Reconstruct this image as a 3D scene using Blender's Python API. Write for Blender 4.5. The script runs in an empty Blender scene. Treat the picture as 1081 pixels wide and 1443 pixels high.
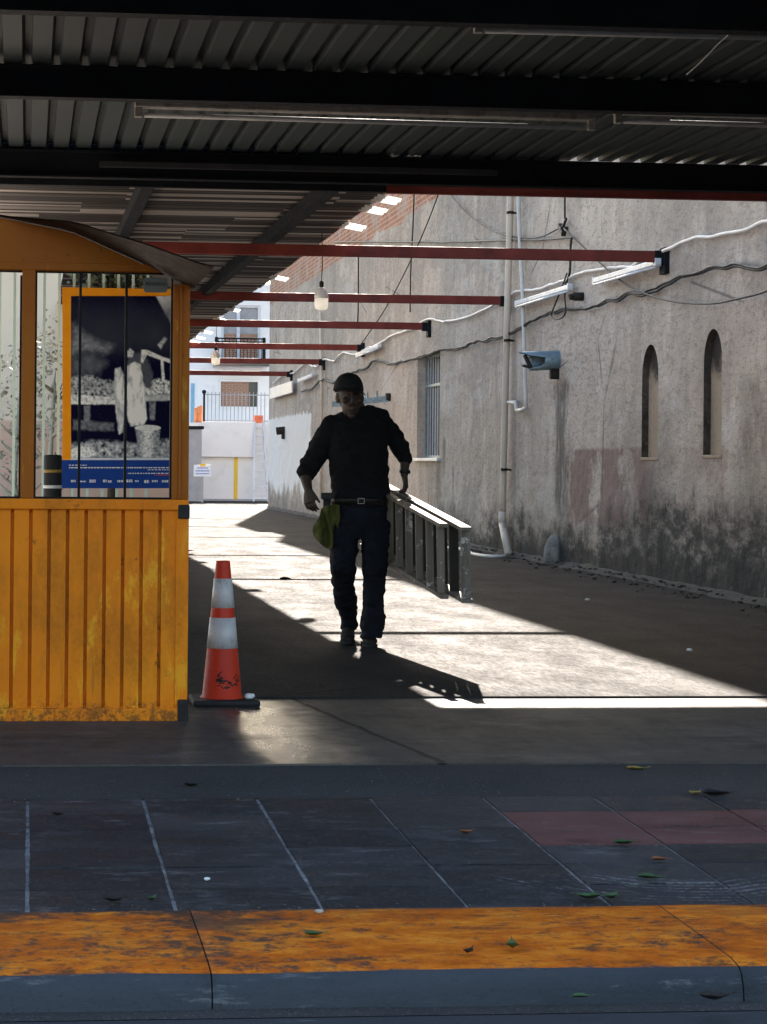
import bpy, bmesh, math, random
from mathutils import Vector, Matrix, noise as mn
random.seed(7)
R = math.radians
sc = bpy.context.scene
col = sc.collection

# ---------------------------------------------------------------- camera model (metres; alley runs along +Y)
F, PU, PV, RHO, PSI, H = 3000.0, 315.0, 652.5, 0.009, math.atan(277/3000.0), 1.16
cR, sR = math.cos(RHO), math.sin(RHO)
def at(u, v, X=None, Y=None, Z=None):
    """point of the real plane X=, Y= or Z= seen at photo pixel (u, v)"""
    a, b = u-PU, v-PV
    xi, eta = (cR*a+sR*b)/F, (-sR*a+cR*b)/F
    d = Vector((math.sin(PSI)+xi*math.cos(PSI), math.cos(PSI)-xi*math.sin(PSI), -eta))
    k = X/d.x if X is not None else Y/d.y if Y is not None else (Z-H)/d.z
    return Vector((d.x*k, d.y*k, H+d.z*k))
cd = bpy.data.cameras.new('camera'); cam = bpy.data.objects.new('camera', cd); col.objects.link(cam)
sc.camera = cam
fw = Vector((math.sin(PSI), math.cos(PSI), 0)); r0 = Vector((math.cos(PSI), -math.sin(PSI), 0)); u0 = Vector((0, 0, 1))
rr = r0*cR+u0*sR; uu = -r0*sR+u0*cR
cam.matrix_world = Matrix(((rr.x, uu.x, -fw.x, 0), (rr.y, uu.y, -fw.y, 0), (rr.z, uu.z, -fw.z, H), (0, 0, 0, 1)))
cd.sensor_fit = 'HORIZONTAL'; cd.sensor_width = 36; cd.lens = F/1081*36
cd.shift_x = (540.5-PU)/1081; cd.shift_y = -(721.5-PV)/1081
cd.clip_start = 0.1; cd.clip_end = 2000

# ---------------------------------------------------------------- material helper
class NB:
    def __init__(s, name):
        s.m = bpy.data.materials.new(name); s.m.use_nodes = True; s.t = s.m.node_tree; s.t.nodes.clear()
        s.o = s.t.nodes.new('ShaderNodeOutputMaterial'); s.p = s.t.nodes.new('ShaderNodeBsdfPrincipled')
        s.t.links.new(s.p.outputs[0], s.o.inputs[0]); s.tc = s.t.nodes.new('ShaderNodeTexCoord')
        s.co = s.tc.outputs['Object']
        s.geo = None
    def new(s, t): return s.t.nodes.new(t)
    def put(s, sock, val):
        if val is None: return
        if isinstance(val, bpy.types.NodeSocket): s.t.links.new(val, sock)
        elif isinstance(val, (tuple, list)) and len(val) == 3 and sock.type == 'RGBA': sock.default_value = (*val, 1)
        else: sock.default_value = val
    def xyz(s, co=None):
        n = s.new('ShaderNodeSeparateXYZ'); s.put(n.inputs[0], co or s.co); return n.outputs
    def comb(s, x, y, z=0.0):
        n = s.new('ShaderNodeCombineXYZ')
        for i, q in enumerate((x, y, z)): s.put(n.inputs[i], q)
        return n.outputs[0]
    def mapped(s, scale, co=None, loc=(0, 0, 0)):
        n = s.new('ShaderNodeMapping'); s.put(n.inputs[0], co or s.co); n.inputs['Scale'].default_value = scale; n.inputs['Location'].default_value = loc
        return n.outputs[0]
    def noise(s, scale, detail=4, rough=.55, sc3=None, co=None, dist=0, loc=(0, 0, 0)):
        v = s.mapped(sc3 or (1, 1, 1), co, loc)
        n = s.new('ShaderNodeTexNoise'); s.put(n.inputs['Vector'], v); n.inputs['Scale'].default_value = scale
        n.inputs['Detail'].default_value = detail; n.inputs['Roughness'].default_value = rough; n.inputs['Distortion'].default_value = dist
        return n.outputs[0]
    def white(s, vec):
        n = s.new('ShaderNodeTexWhiteNoise'); n.noise_dimensions = '3D'; s.put(n.inputs['Vector'], vec); return n.outputs[0]
    def vor(s, scale, feature='DISTANCE_TO_EDGE', sc3=(1, 1, 1), co=None):
        n = s.new('ShaderNodeTexVoronoi'); n.feature = feature; s.put(n.inputs['Vector'], s.mapped(sc3, co)); n.inputs['Scale'].default_value = scale
        return n.outputs[0]
    def ma(s, op, a, b=0.0, c=0.0):
        n = s.new('ShaderNodeMath'); n.operation = op
        for i, q in enumerate((a, b, c)): s.put(n.inputs[i], q)
        return n.outputs[0]
    def sm(s, val, lo, hi, a=0.0, b=1.0):
        n = s.new('ShaderNodeMapRange'); n.interpolation_type = 'SMOOTHSTEP'; s.put(n.inputs[0], val)
        n.inputs[1].default_value = lo; n.inputs[2].default_value = hi; n.inputs[3].default_value = a; n.inputs[4].default_value = b
        return n.outputs[0]
    def mul(s, *q):
        r = q[0]
        for k in q[1:]: r = s.ma('MULTIPLY', r, k)
        return r
    def mix(s, f, a, b, mode='MIX'):
        n = s.new('ShaderNodeMix'); n.data_type = 'RGBA'; n.blend_type = mode
        s.put(n.inputs[0], f); s.put(n.inputs[6], a); s.put(n.inputs[7], b); return n.outputs[2]
    def ramp(s, f, stops):
        n = s.new('ShaderNodeValToRGB'); e = n.color_ramp.elements
        while len(e) < len(stops): e.new(.5)
        for i, (p, c) in enumerate(stops): e[i].position = p; e[i].color = (*c, 1)
        s.put(n.inputs[0], f); return n.outputs[0]
    def bump(s, h, strength=.3, dist=.01, nrm=None):
        n = s.new('ShaderNodeBump'); s.put(n.inputs['Height'], h); n.inputs['Strength'].default_value = strength; n.inputs['Distance'].default_value = dist
        if nrm: s.put(n.inputs['Normal'], nrm)
        return n.outputs[0]
    def done(s, base=None, rough=.7, metal=0.0, nrm=None, spec=.4, **k):
        s.put(s.p.inputs['Base Color'], base); s.put(s.p.inputs['Roughness'], rough); s.put(s.p.inputs['Metallic'], metal)
        s.put(s.p.inputs['Normal'], nrm); s.put(s.p.inputs['Specular IOR Level'], spec)
        for a, b in k.items(): s.put(s.p.inputs[a.replace('_', ' ')], b)
        return s.m

def simple(name, c, rough=.6, metal=0., var=.25, scale=6, spec=.4, bump=.15, dirt=None, dirt_amt=.5, sc3=(1, 1, 1), bd=.004):
    n = NB(name)
    f = n.noise(scale, 5, .6, sc3); g = n.noise(scale*7, 3, .6, sc3, loc=(3, 1, 2))
    a = tuple(q*(1-var) for q in c); b = tuple(min(1, q*(1+var)) for q in c)
    cc = n.ramp(f, [(.3, a), (.7, b)])
    if dirt: cc = n.mix(n.mul(n.sm(n.noise(scale*1.7, 6, .65, sc3, loc=(9, 4, 1)), .52, .68), dirt_amt), cc, dirt)
    rg = n.sm(g, .3, .7, max(.03, rough-.08), min(1, rough+.08))
    return n.done(cc, rg, metal, n.bump(g, bump, bd) if bump else None, spec)

M = {}
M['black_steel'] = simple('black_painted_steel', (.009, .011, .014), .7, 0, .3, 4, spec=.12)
M['red_steel'] = simple('red_oxide_steel', (.17, .034, .026), .6, 0, .3, 3, spec=.2, dirt=(.07, .02, .018))
M['dark_frame'] = simple('dark_frame', (.010, .009, .008), .6, spec=.1)
M['cream_pvc'] = simple('cream_pipe', (.62, .52, .42), .45, 0, .10, 3, dirt=(.32, .22, .14), dirt_amt=.6, sc3=(1, 1, .3))
M['white_cable'] = simple('white_cable', (.62, .58, .54), .5, 0, .12, 5)
M['black_cable'] = simple('black_cable', (.02, .021, .022), .6, 0, .2, 5)
M['white_metal'] = simple('white_metal', (.62, .63, .66), .4, 0, .08, 4, dirt=(.35, .32, .3), dirt_amt=.5)
M['tube_glass'] = simple('milky_tube_glass', (.68, .69, .70), .25, 0, .05, 4, bump=0)
M['dull_tube'] = simple('dusty_grey_tube', (.36, .37, .37), .6, 0, .15, 8)
M['fixture_grey'] = simple('dusty_fixture', (.26, .245, .22), .5, 0, .3, 9, dirt=(.11, .06, .03))
M['white_paint'] = simple('white_wall_paint', (.83, .79, .76), .7, 0, .04, 1.2, dirt=(.6, .57, .54), dirt_amt=.35)
M['yellow_paint'] = simple('yellow_paint', (.80, .50, .03), .6, 0, .08, 3)
M['blue_paint'] = simple('blue_paint', (.22, .42, .55), .6, 0, .1, 3)
M['grey_column'] = simple('grey_column', (.34, .33, .34), .6, 0, .15, 3)
M['terracotta'] = simple('terracotta', (.5, .18, .07), .7, 0, .3, 5)
M['plastic_orange'] = simple('orange_plastic', (.7, .17, .07), .5, 0, .1, 5)
M['glass_dark'] = simple('dark_glass', (.03, .04, .05), .08, 0, .2, 2, spec=.6, bump=0)
M['white_sign'] = simple('white_sign', (.72, .74, .80), .5, 0, .04, 5, bump=0)
M['sign_blue'] = simple('sign_blue', (.06, .13, .45), .5, 0, .05, 5, bump=0)
M['sky_blue_metal'] = simple('blue_galvanised', (.20, .28, .33), .45, .25, .2, 9, dirt=(.12, .10, .08), dirt_amt=.6)
M['gap_shade_wood'] = simple('gap_shade_wood', (.013, .011, .009), .85, 0, .4, 12, sc3=(1, 1, .2))  # far ladder steps, near black so they read as shaded gaps
M['leaf_green'] = simple('green_leaf', (.045, .095, .03), .5, 0, .3, 40)
M['leaf_brown'] = simple('brown_leaf', (.28, .10, .03), .6, 0, .3, 40)
M['leaf_yellow'] = simple('yellow_leaf', (.34, .22, .05), .6, 0, .3, 40)
M['fixture_dark'] = simple('dark_duct', (.03, .032, .034), .6, spec=.2)
M['stone_chip'] = simple('stone_chip', (.45, .38, .32), .8, 0, .2, 40)
M['white_chip'] = simple('white_chip', (.75, .75, .75), .8, 0, .1, 40)
M['rubber'] = simple('black_rubber', (.012, .012, .013), .7, 0, .3, 12)
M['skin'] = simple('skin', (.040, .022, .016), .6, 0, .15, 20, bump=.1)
M['eye'] = simple('dim_eye', (.055, .05, .045), .4, bump=0)
M['hair'] = simple('dark_hair', (.012, .010, .009), .55, 0, .3, 60, sc3=(1, 1, .2))
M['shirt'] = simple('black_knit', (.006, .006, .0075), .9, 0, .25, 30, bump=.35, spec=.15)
M['cap'] = simple('black_cap', (.010, .010, .012), .8, 0, .25, 40, bump=.2, spec=.2)
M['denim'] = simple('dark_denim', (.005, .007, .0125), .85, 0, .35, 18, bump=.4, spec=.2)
M['leather'] = simple('leather', (.005, .0045, .004), .5, 0, .3, 20)
M['boot'] = simple('worn_brown_boot', (.014, .010, .008), .8, 0, .3, 15)
M['steel'] = simple('dull_steel', (.18, .18, .18), .45, 1, .1, 20)
M['rag'] = simple('olive_cloth', (.060, .062, .009), .85, 0, .25, 14, bump=.5)
M['bark'] = simple('bark', (.07, .055, .04), .9, 0, .3, 8, bump=.6)
M['foliage_a'] = simple('olive_foliage', (.10, .11, .06), .6, 0, .4, 3)
M['foliage_b'] = simple('shadow_grey_foliage', (.40, .37, .27), .6, 0, .35, 3)  # pale grey like the leaf shadows on the cream wall
M['cream_wall'] = simple('cream_wall', (.92, .76, .56), .8, 0, .05, .8, dirt=(.7, .58, .44), dirt_amt=.5)
M['fence_green'] = simple('pale_green_paint', (.58, .74, .66), .5, 0, .06, 4)
M['bulb_white'] = simple('bulb_white', (.82, .82, .80), .3, 0, .03, 4, bump=0)
M['bulb_grey'] = simple('bulb_grey', (.40, .42, .40), .4, 0, .05, 4, bump=0)
M['grey_plaque'] = simple('grey_plaque', (.13, .12, .11), .6, 0, .2, 18)
M['ink'] = simple('black_ink', (.01, .01, .01), .7, bump=0)
M['rust_black'] = simple('rusty_black', (.02, .015, .012), .8, 0, .5, 30)
M['brown_sheet'] = simple('brown_painted_sheet', (.045, .030, .024), .65, 0, .25, 3, spec=.15)

def m_wall():
    n = NB('rendered_wall'); x, y, z = n.xyz()
    a = n.noise(.55, 5, .6, (1, 1, .6)); b = n.noise(3.0, 5, .6, (1, 1, .22)); c = n.noise(26, 6, .75, (1, .3, 1)); d = n.noise(9, 6, .7, (1, .35, 1))
    base = n.ramp(a, [(.3, (0.3987, 0.3625, 0.3306)), (.5, (0.5002, 0.4495, 0.4176)), (.72, (0.58, 0.522, 0.4814))])
    base = n.mix(n.sm(b, .50, .75, 0, .28), base, (0.3262, 0.29, 0.2682))
    base = n.mix(n.sm(n.noise(2.4, 6, .62, (1, 1, .3), loc=(0, 4, 8)), .52, .66, 0, .45), base, (0.725, 0.6743, 0.638))
    base = n.mix(n.sm(c, .52, .62, 0, .55), base, (0.2175, 0.1914, 0.174))
    base = n.mix(n.sm(d, .56, .72, 0, .4), base, (0.638, 0.58, 0.5437))
    base = n.mix(1.0, base, (1.0, .925, .83), 'MULTIPLY')
    big = n.sm(n.noise(.32, 6, .62, (1, .45, .8), loc=(1, 3, 9)), .46, .62); base = n.mix(n.mul(big, .40), base, (.235, .205, .18))
    drp = n.mul(n.sm(n.noise(2.0, 5, .6, (1, .8, .12), loc=(5, 0, 2)), .56, .68), n.sm(n.noise(.6, 3, .5, (1, .4, 1), loc=(0, 8, 8)), .4, .6)); base = n.mix(n.mul(drp, .5), base, (.19, .165, .145))
    cv = n.vor(.55, sc3=(1, .5, 1), co=n.mapped((1, 1, 1)) ); crk = n.mul(n.sm(cv, .010, .003), n.sm(n.noise(.5, 3, .5, loc=(9, 2, 0)), .54, .6)); base = n.mix(n.mul(crk, .7), base, (.10, .088, .08))
    pt1 = n.sm(n.noise(.9, 7, .68, (1, .45, 1), loc=(0, 2, 5)), .53, .58); base = n.mix(n.mul(pt1, .42), base, (.27, .24, .215))
    pt2 = n.sm(n.noise(1.3, 7, .7, (1, .4, 1), loc=(0, 12, 15)), .56, .60); base = n.mix(n.mul(pt2, .40), base, (.60, .55, .51))
    grit = n.sm(n.noise(30, 8, .84, (1, .3, 1), loc=(2, 6, 1)), .50, .60)
    base = n.mix(n.mul(grit, n.sm(n.noise(.7, 4, .6, (1, .4, 1), loc=(6, 1, 2)), .42, .66, .10, .75)), base, (.225, .195, .17))
    blk = n.sm(n.noise(52, 6, .8, (1, .3, 1), loc=(1, 9, 4)), .565, .63)
    base = n.mix(n.mul(blk, n.sm(y, 34, 20, .35, .85)), base, (.085, .075, .068))
    # fine hair cracks and pits
    pits = n.sm(n.noise(60, 4, .8, (1, .3, 1)), .60, .68)
    near = n.sm(y, 26, 19)
    base = n.mix(n.mul(pits, n.sm(near, 0, 1, .35, .8)), base, (.07, .06, .055))
    # old brick-red paint band, ragged
    edge = n.ma('ADD', z, n.ma('MULTIPLY', n.ma('SUBTRACT', n.noise(2.2, 6, .7), .5), .9))
    yj = n.ma('ADD', y, n.ma('MULTIPLY', n.ma('SUBTRACT', n.noise(1.6, 5, .6, loc=(2, 2, 2)), .5), .8))
    zz = n.ma('ADD', z, n.ma('MULTIPLY', n.ma('SUBTRACT', n.noise(9, 4, .6), .5), .10))
    red = n.mul(n.sm(yj, 24.4, 24.1), n.sm(yj, 20.9, 21.3, .25, 1), n.sm(zz, 1.38, 1.33), n.sm(edge, .35, .6), n.sm(n.noise(1.1, 5, .65, loc=(0, 5, 0)), .40, .52))
    base = n.mix(n.mul(red, .8), base, (.185, .115, .10))
    red2 = n.mul(n.sm(y, 19.6, 19.0), n.sm(n.noise(.9, 5, .6, loc=(0, 1, 7)), .5, .6), n.sm(z, 2.6, 1.9))
    base = n.mix(n.mul(red2, .55), base, (.24, .15, .125))
    # dark mould growing up from the base in ragged tongues
    top = n.ma('ADD', n.ma('MULTIPLY', n.noise(.9, 6, .7, (1, 1, .5)), 1.5), n.ma('MULTIPLY', n.noise(5, 5, .7), .5))
    hgt = n.ma('ADD', n.ma('SUBTRACT', top, z), n.sm(y, 25, 19, 0, .28))
    mould = n.mul(n.sm(hgt, .30, .72), n.sm(y, 40, 26, .25, 1))
    blot = n.sm(n.noise(7, 7, .75, (1, .4, 1), loc=(1, 0, 3)), .36, .60)
    base = n.mix(n.mul(mould, n.sm(blot, 0, 1, .35, .97)), base, (.042, .041, .039))
    low = n.mul(n.sm(n.ma('SUBTRACT', n.ma('MULTIPLY', n.noise(1.4, 5, .65, loc=(0, 7, 0)), 1.0), z), .12, .36), n.sm(y, 44, 30, .3, 1))
    base = n.mix(n.mul(low, .92), base, (.030, .029, .028))
    nl = n.mul(n.sm(y, 23, 18.5), n.sm(n.ma('ADD', z, n.ma('MULTIPLY', n.ma('SUBTRACT', n.noise(2.2, 7, .78, loc=(3, 3, 3)), .5), 1.1)), .95, .45))
    base = n.mix(n.mul(nl, n.sm(n.noise(11, 8, .82, (1, .4, 1), loc=(4, 0, 9)), .43, .60, .15, .95)), base, (.035, .036, .036))
    # pale bare patches inside the mould
    pale = n.mul(n.sm(n.noise(2.6, 6, .7, loc=(8, 3, 1)), .60, .68), n.sm(z, 1.2, .8), n.sm(n.noise(20, 4, .7), .35, .6))
    base = n.mix(n.mul(pale, .55), base, (.30, .28, .26))
    # black run-off streaks below the rain spout and beside the window sill
    def streak(yc, w, z0, z1, k):
        wob = n.ma('ADD', n.ma('SUBTRACT', y, yc), n.ma('MULTIPLY', n.ma('SUBTRACT', n.noise(3, 5, .7, loc=(0, yc, 0)), .5), w*1.6))
        return n.mul(n.sm(n.ma('ABSOLUTE', wob), w, w*.35), n.sm(z, z0+.02, z0-.12), n.sm(z, z1, z1+.6), n.sm(n.noise(11, 5, .7, (1, 1, .3), loc=(0, yc, 0)), .30, .55, .35, 1), k)
    for q in (streak(24.55, .42, 2.22, .2, .8), streak(31.6, .16, 1.6, .8, .6), streak(30.9, .12, 1.2, .5, .5), streak(32.0, .22, 1.22, .3, .5), streak(21.0, .3, 1.2, .0, .35), streak(27.0, .2, 3.0, .4, .35), streak(18.0, .5, 2.0, .2, .3)):
        base = n.mix(q, base, (.075, .066, .058))
    # whitewashed patch far down the alley with ragged top
    zt = n.ma('ADD', z, n.ma('MULTIPLY', n.ma('SUBTRACT', n.noise(5, 5, .7), .5), .35))
    wh = n.mul(n.sm(yj, 46.6, 46.9), n.sm(zt, 2.34, 2.28), n.sm(hgt, .55, .25))
    base = n.mix(wh, base, (.80, .76, .73))
    # plaster stops at 5.3 m: bare brick above, with ragged edge
    br = n.new('ShaderNodeTexBrick'); n.put(br.inputs['Vector'], n.comb(y, z, x)); br.inputs['Scale'].default_value = 1
    br.inputs['Brick Width'].default_value = .26; br.inputs['Row Height'].default_value = .085; br.inputs['Mortar Size'].default_value = .012
    n.put(br.inputs['Color1'], (.46, .18, .09)); n.put(br.inputs['Color2'], (.36, .13, .07)); n.put(br.inputs['Mortar'], (.42, .34, .28))
    brc = n.mix(n.sm(n.noise(2, 5, .6, loc=(4, 4, 4)), .5, .65, 0, .6), br.outputs['Color'], (.42, .36, .31))
    ze = n.ma('ADD', z, n.ma('MULTIPLY', n.ma('SUBTRACT', n.noise(1.5, 5, .7), .5), .5))
    bm_ = n.sm(ze, 5.27, 5.31)
    base = n.mix(bm_, base, brc)
    h1 = n.ma('ADD', n.ma('MULTIPLY', c, .5), n.ma('ADD', n.ma('MULTIPLY', d, 1.0), n.ma('MULTIPLY', n.noise(80, 3, .7), .3)))
    nb = n.bump(h1, .38, .02); nb = n.bump(n.noise(1.6, 4, .5), .6, .12, nb)
    return n.done(base, n.sm(c, .3, .7, .8, .95), 0, nb, .2)
M['wall'] = m_wall()

def m_ground():
    n = NB('alley_concrete'); x, y, z = n.xyz()
    a = n.noise(.35, 5, .6); b = n.noise(3, 6, .65, (1, .4, 1)); c = n.noise(70, 4, .8, (1, .16, 1)); e = n.noise(34, 5, .75, (1, .2, 1), loc=(2, 2, 2))
    base = n.ramp(a, [(.3, (0.03162, 0.02909, 0.02698)), (.7, (0.04321, 0.03963, 0.03626))])
    base = n.mix(n.sm(b, .5, .75, 0, .45), base, (0.0274, 0.0253, 0.02382))
    base = n.mix(n.sm(c, .50, .62, 0, .6), base, (0.01581, 0.01476, 0.01433))
    base = n.mix(n.sm(e, .58, .70, 0, .45), base, (0.06324, 0.05797, 0.0527))
    # expansion joints across the alley and drain stains
    yy = n.ma('ADD', y, n.ma('MULTIPLY', n.ma('SUBTRACT', n.noise(1.1, 4, .6), .5), .06))
    f = n.ma('ABSOLUTE', n.ma('SUBTRACT', n.ma('FRACT', n.ma('DIVIDE', n.ma('SUBTRACT', yy, 16.6), 3.35)), .5))
    jt = n.mul(n.sm(f, .4945, .4975), n.sm(n.noise(.6, 3, .6, loc=(1, 9, 0)), .36, .46, .35, 1))
    base = n.mix(n.mul(jt, .55), base, (0.01054, 0.009697, 0.009275))
    jl = n.mul(n.sm(f, .480, .488), n.sm(f, .494, .491))
    base = n.mix(n.mul(jl, .35), base, (0.06746, 0.06113, 0.05481))
    st = n.sm(n.noise(1.0, 5, .7, (1, .35, 1), loc=(5, 5, 0)), .62, .72)
    base = n.mix(n.mul(st, .4), base, (0.01792, 0.01581, 0.01476))
    # dirt gathered along the foot of the wall
    dr = n.sm(n.ma('ADD', x, n.ma('MULTIPLY', n.noise(2, 5, .7), .5)), 6.15, 6.5)
    base = n.mix(n.mul(dr, .6), base, (0.03373, 0.02951, 0.02635))
    # crack lines
    v = n.vor(.33, co=n.ma('ADD', 0, 0) if False else None)
    ck = n.mul(n.sm(v, .006, .001), n.sm(n.noise(.5, 3, .5, loc=(3, 0, 0)), .52, .6))
    base = n.mix(n.mul(ck, .7), base, (0.01054, 0.009697, 0.009275))
    h = n.ma('ADD', n.ma('MULTIPLY', c, .6), n.ma('ADD', e, n.ma('MULTIPLY', jt, -.9)))
    return n.done(base, n.ma('ADD', n.sm(b, .3, .7, .78, .92), n.sm(e, .4, .65, -.04, .06)), 0, n.bump(h, .42, .010), n.sm(c, .42, .66, .057, .040))
M['ground'] = m_ground()

def m_apron():
    n = NB('apron_concrete'); x, y, z = n.xyz()
    a = n.noise(.8, 5, .6); b = n.noise(5, 6, .7, (1, .35, 1)); c = n.noise(70, 4, .75)
    base = n.ramp(a, [(.3, (0.0713, 0.062, 0.05456)), (.7, (0.1023, 0.09176, 0.08184))])
    base = n.mix(n.sm(b, .5, .72, 0, .5), base, (0.0496, 0.04464, 0.04092))
    base = n.mix(n.sm(c, .52, .66, 0, .5), base, (0.0341, 0.031, 0.02976))
    m2 = n.noise(6, 8, .8, (.35, .6, 1), loc=(5, 2, 0)); base = n.mix(n.sm(m2, .52, .64, 0, .55), base, (.145, .135, .128)); base = n.mix(n.sm(m2, .46, .36, 0, .7), base, (.030, .029, .029))
    tl_ = n.mul(n.sm(n.ma('ABSOLUTE', n.ma('ADD', n.ma('SUBTRACT', y, 9.0), n.mul(n.ma('SUBTRACT', n.noise(.8, 4, .6, loc=(2, 0, 0)), .5), .5))), .05, .02), n.sm(m2, .4, .6)); base = n.mix(n.mul(tl_, .5), base, (.02, .02, .02))
    dx = n.ma('ADD', n.ma('ADD', n.ma('SUBTRACT', x, 1.33), n.ma('MULTIPLY', n.ma('SUBTRACT', y, 10.5), .135)), n.ma('MULTIPLY', n.ma('SUBTRACT', n.noise(4, 4, .6), .5), .05))
    ln = n.sm(n.ma('ABSOLUTE', dx), .022, .008)
    base = n.mix(n.mul(ln, .85), base, (0.0155, 0.01426, 0.01364))
    ck = n.sm(n.ma('ABSOLUTE', n.ma('ADD', n.ma('SUBTRACT', y, 9.05), n.ma('ADD', n.ma('MULTIPLY', n.ma('SUBTRACT', x, 1.1), -.4), n.ma('MULTIPLY', n.ma('SUBTRACT', n.noise(3, 5, .7), .5), .5)))), .012, .003)
    ck = n.mul(ck, n.sm(x, .85, .95), n.sm(x, 1.5, 1.35))
    base = n.mix(n.mul(ck, .8), base, (0.0186, 0.01736, 0.01612))
    # broom scratches run diagonally
    w = n.ma('SINE', n.ma('ADD', n.ma('ADD', n.ma('MULTIPLY', x, 190), n.ma('MULTIPLY', y, 62)), n.ma('MULTIPLY', n.noise(3, 4, .6), 14)))
    h = n.ma('ADD', n.ma('MULTIPLY', w, .10), n.ma('ADD', n.ma('MULTIPLY', c, .35), n.ma('ADD', n.ma('MULTIPLY', b, .8), n.ma('MULTIPLY', n.ma('ADD', ln, ck), -1.5))))
    slick = n.mul(n.sm(dx, .012, -.012), n.sm(n.ma('ADD', x, n.mul(n.ma('SUBTRACT', n.noise(5, 5, .7, loc=(3, 0, 0)), .5), .3)), 1.42, 1.12), n.sm(n.ma('ADD', x, n.mul(n.ma('SUBTRACT', n.noise(6, 4, .6), .5), .12)), .86, 1.0))
    rg = n.ma('SUBTRACT', n.sm(b, .3, .7, .50, .62), n.mul(slick, n.sm(b, .3, .7, .26, .30)))
    return n.done(base, rg, 0, n.bump(h, .36, .005), n.ma('ADD', .03, n.mul(slick, .45)))
M['apron'] = m_apron()

def m_strip():
    n = NB('rough_asphalt_strip')
    a = n.noise(1.2, 5, .6); c = n.noise(110, 3, .8); e = n.noise(45, 4, .7, loc=(1, 1, 0))
    base = n.ramp(a, [(.3, (.045, .043, .042)), (.7, (.066, .062, .060))])
    base = n.mix(n.sm(c, .55, .68, 0, .7), base, (.16, .15, .145))
    base = n.mix(n.sm(e, .58, .7, 0, .6), base, (.022, .021, .021))
    return n.done(base, .9, 0, n.bump(n.ma('ADD', c, e), .6, .01), .12)
M['strip'] = m_strip()

def m_paving(name='dark_stone_paving', red=False):
    n = NB(name); x, y, z = n.xyz()
    isl = n.new('ShaderNodeNewGeometry').outputs['Random Per Island']
    lng = n.noise(2.5, 5, .65, (.35, 1, 1)); c = n.noise(80, 4, .8, (1, .5, 1)); s2 = n.noise(24, 7, .8, (.22, .7, 1), loc=(4, 0, 0)); sl3 = n.noise(9, 8, .8, (.4, .6, 1), loc=(6, 2, 0))
    if red: base = n.ramp(sl3, [(.35, (.105, .034, .033)), (.65, (.20, .080, .074))])
    else: base = n.ramp(isl, [(0, (.019, .020, .023)), (1, (.052, .052, .056))])
    base = n.mix(n.sm(lng, .45, .70, 0, .6), base, (.016, .016, .019)); base = n.mix(n.sm(sl3, .52, .66, 0, .25 if red else .6), base, (.085, .084, .088))
    base = n.mix(n.mul(n.sm(sl3, .46, .36), .6), base, (.012, .012, .014))
    sc_ = n.mul(n.sm(s2, .54, .64), n.sm(n.noise(1.6, 5, .65, (.7, 1, 1), loc=(7, 1, 0)), .42, .58)); base = n.mix(n.mul(sc_, .55), base, (.20, .20, .21))
    rad = n.ma('SQRT', n.ma('ADD', n.ma('POWER', n.ma('SUBTRACT', x, 1.95), 2.), n.ma('POWER', n.ma('SUBTRACT', y, 6.45), 2.)))
    sw = n.mul(n.sm(n.ma('SINE', n.ma('ADD', n.mul(rad, 170.), n.mul(n.noise(3, 4, .6), 14.))), .0, .9), n.sm(rad, .30, .36), n.sm(rad, .68, .60), n.sm(y, 6.25, 6.15), n.sm(c, .40, .62), n.sm(n.noise(5, 4, .7, loc=(1, 6, 0)), .40, .58))
    base = n.mix(n.mul(sw, .75), base, (.30, .30, .31)); base = n.mix(n.sm(c, .55, .66, 0, .55), base, (.11, .11, .115))
    h = n.ma('ADD', n.mul(c, .35), n.ma('ADD', n.mul(lng, .9), n.ma('ADD', n.mul(s2, .7), n.mul(sl3, 1.3))))
    return n.done(base, n.sm(sl3, .3, .7, .5, .75), 0, n.bump(h, .85, .014), .2)
M['mortar'] = simple('pale_mortar', (.25, .24, .235), .9, 0, .55, 14, bump=.5, dirt=(.04, .04, .04), dirt_amt=.8)
M['paving_red'] = m_paving('red_stone_paving', True)
M['paving'] = m_paving()

def m_kerbtop():
    n = NB('worn_orange_kerb_paint'); x, y, z = n.xyz()
    a = n.noise(1.3, 5, .6, (.5, 1, 1)); b = n.noise(7, 8, .8, (.5, .8, 1), loc=(2, 0, 0)); c = n.noise(40, 5, .75, (.5, .6, 1))
    pt = n.ramp(b, [(.28, (.22, .045, .003)), (.48, (.60, .130, .005)), (.66, (.86, .29, .022))])
    wear = n.ma('ADD', n.ma('MULTIPLY', a, .6), n.ma('MULTIPLY', c, .5))
    base = n.mix(n.sm(wear, .545, .645, 0, .92), pt, (.060, .045, .036))
    base = n.mix(n.sm(n.noise(18, 7, .8, (.4, .7, 1), loc=(0, 3, 0)), .54, .63, 0, .85), base, (.10, .045, .02))
    wl_ = n.mul(n.sm(n.noise(3.2, 7, .75, (.5, 1, 1), loc=(4, 4, 0)), .50, .58), n.sm(y, 5.35, 5.6), n.sm(x, 1.0, .4, .35, 1)); base = n.mix(n.mul(wl_, .85), base, (.050, .038, .030))
    edge = n.ma('ADD', y, n.ma('MULTIPLY', n.ma('SUBTRACT', n.noise(6, 5, .7), .5), .12))
    base = n.mix(n.mul(n.sm(edge, 5.105, 5.075), .92), base, (.045, .05, .06))
    base = n.mix(n.mul(n.sm(edge, 5.73, 5.79), .7), base, (.07, .055, .045))
    return n.done(base, n.sm(c, .3, .7, .6, .85), 0, n.bump(n.ma('ADD', b, n.mul(c, .6)), .5, .012), .12)
M['kerb_top'] = m_kerbtop()
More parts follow.
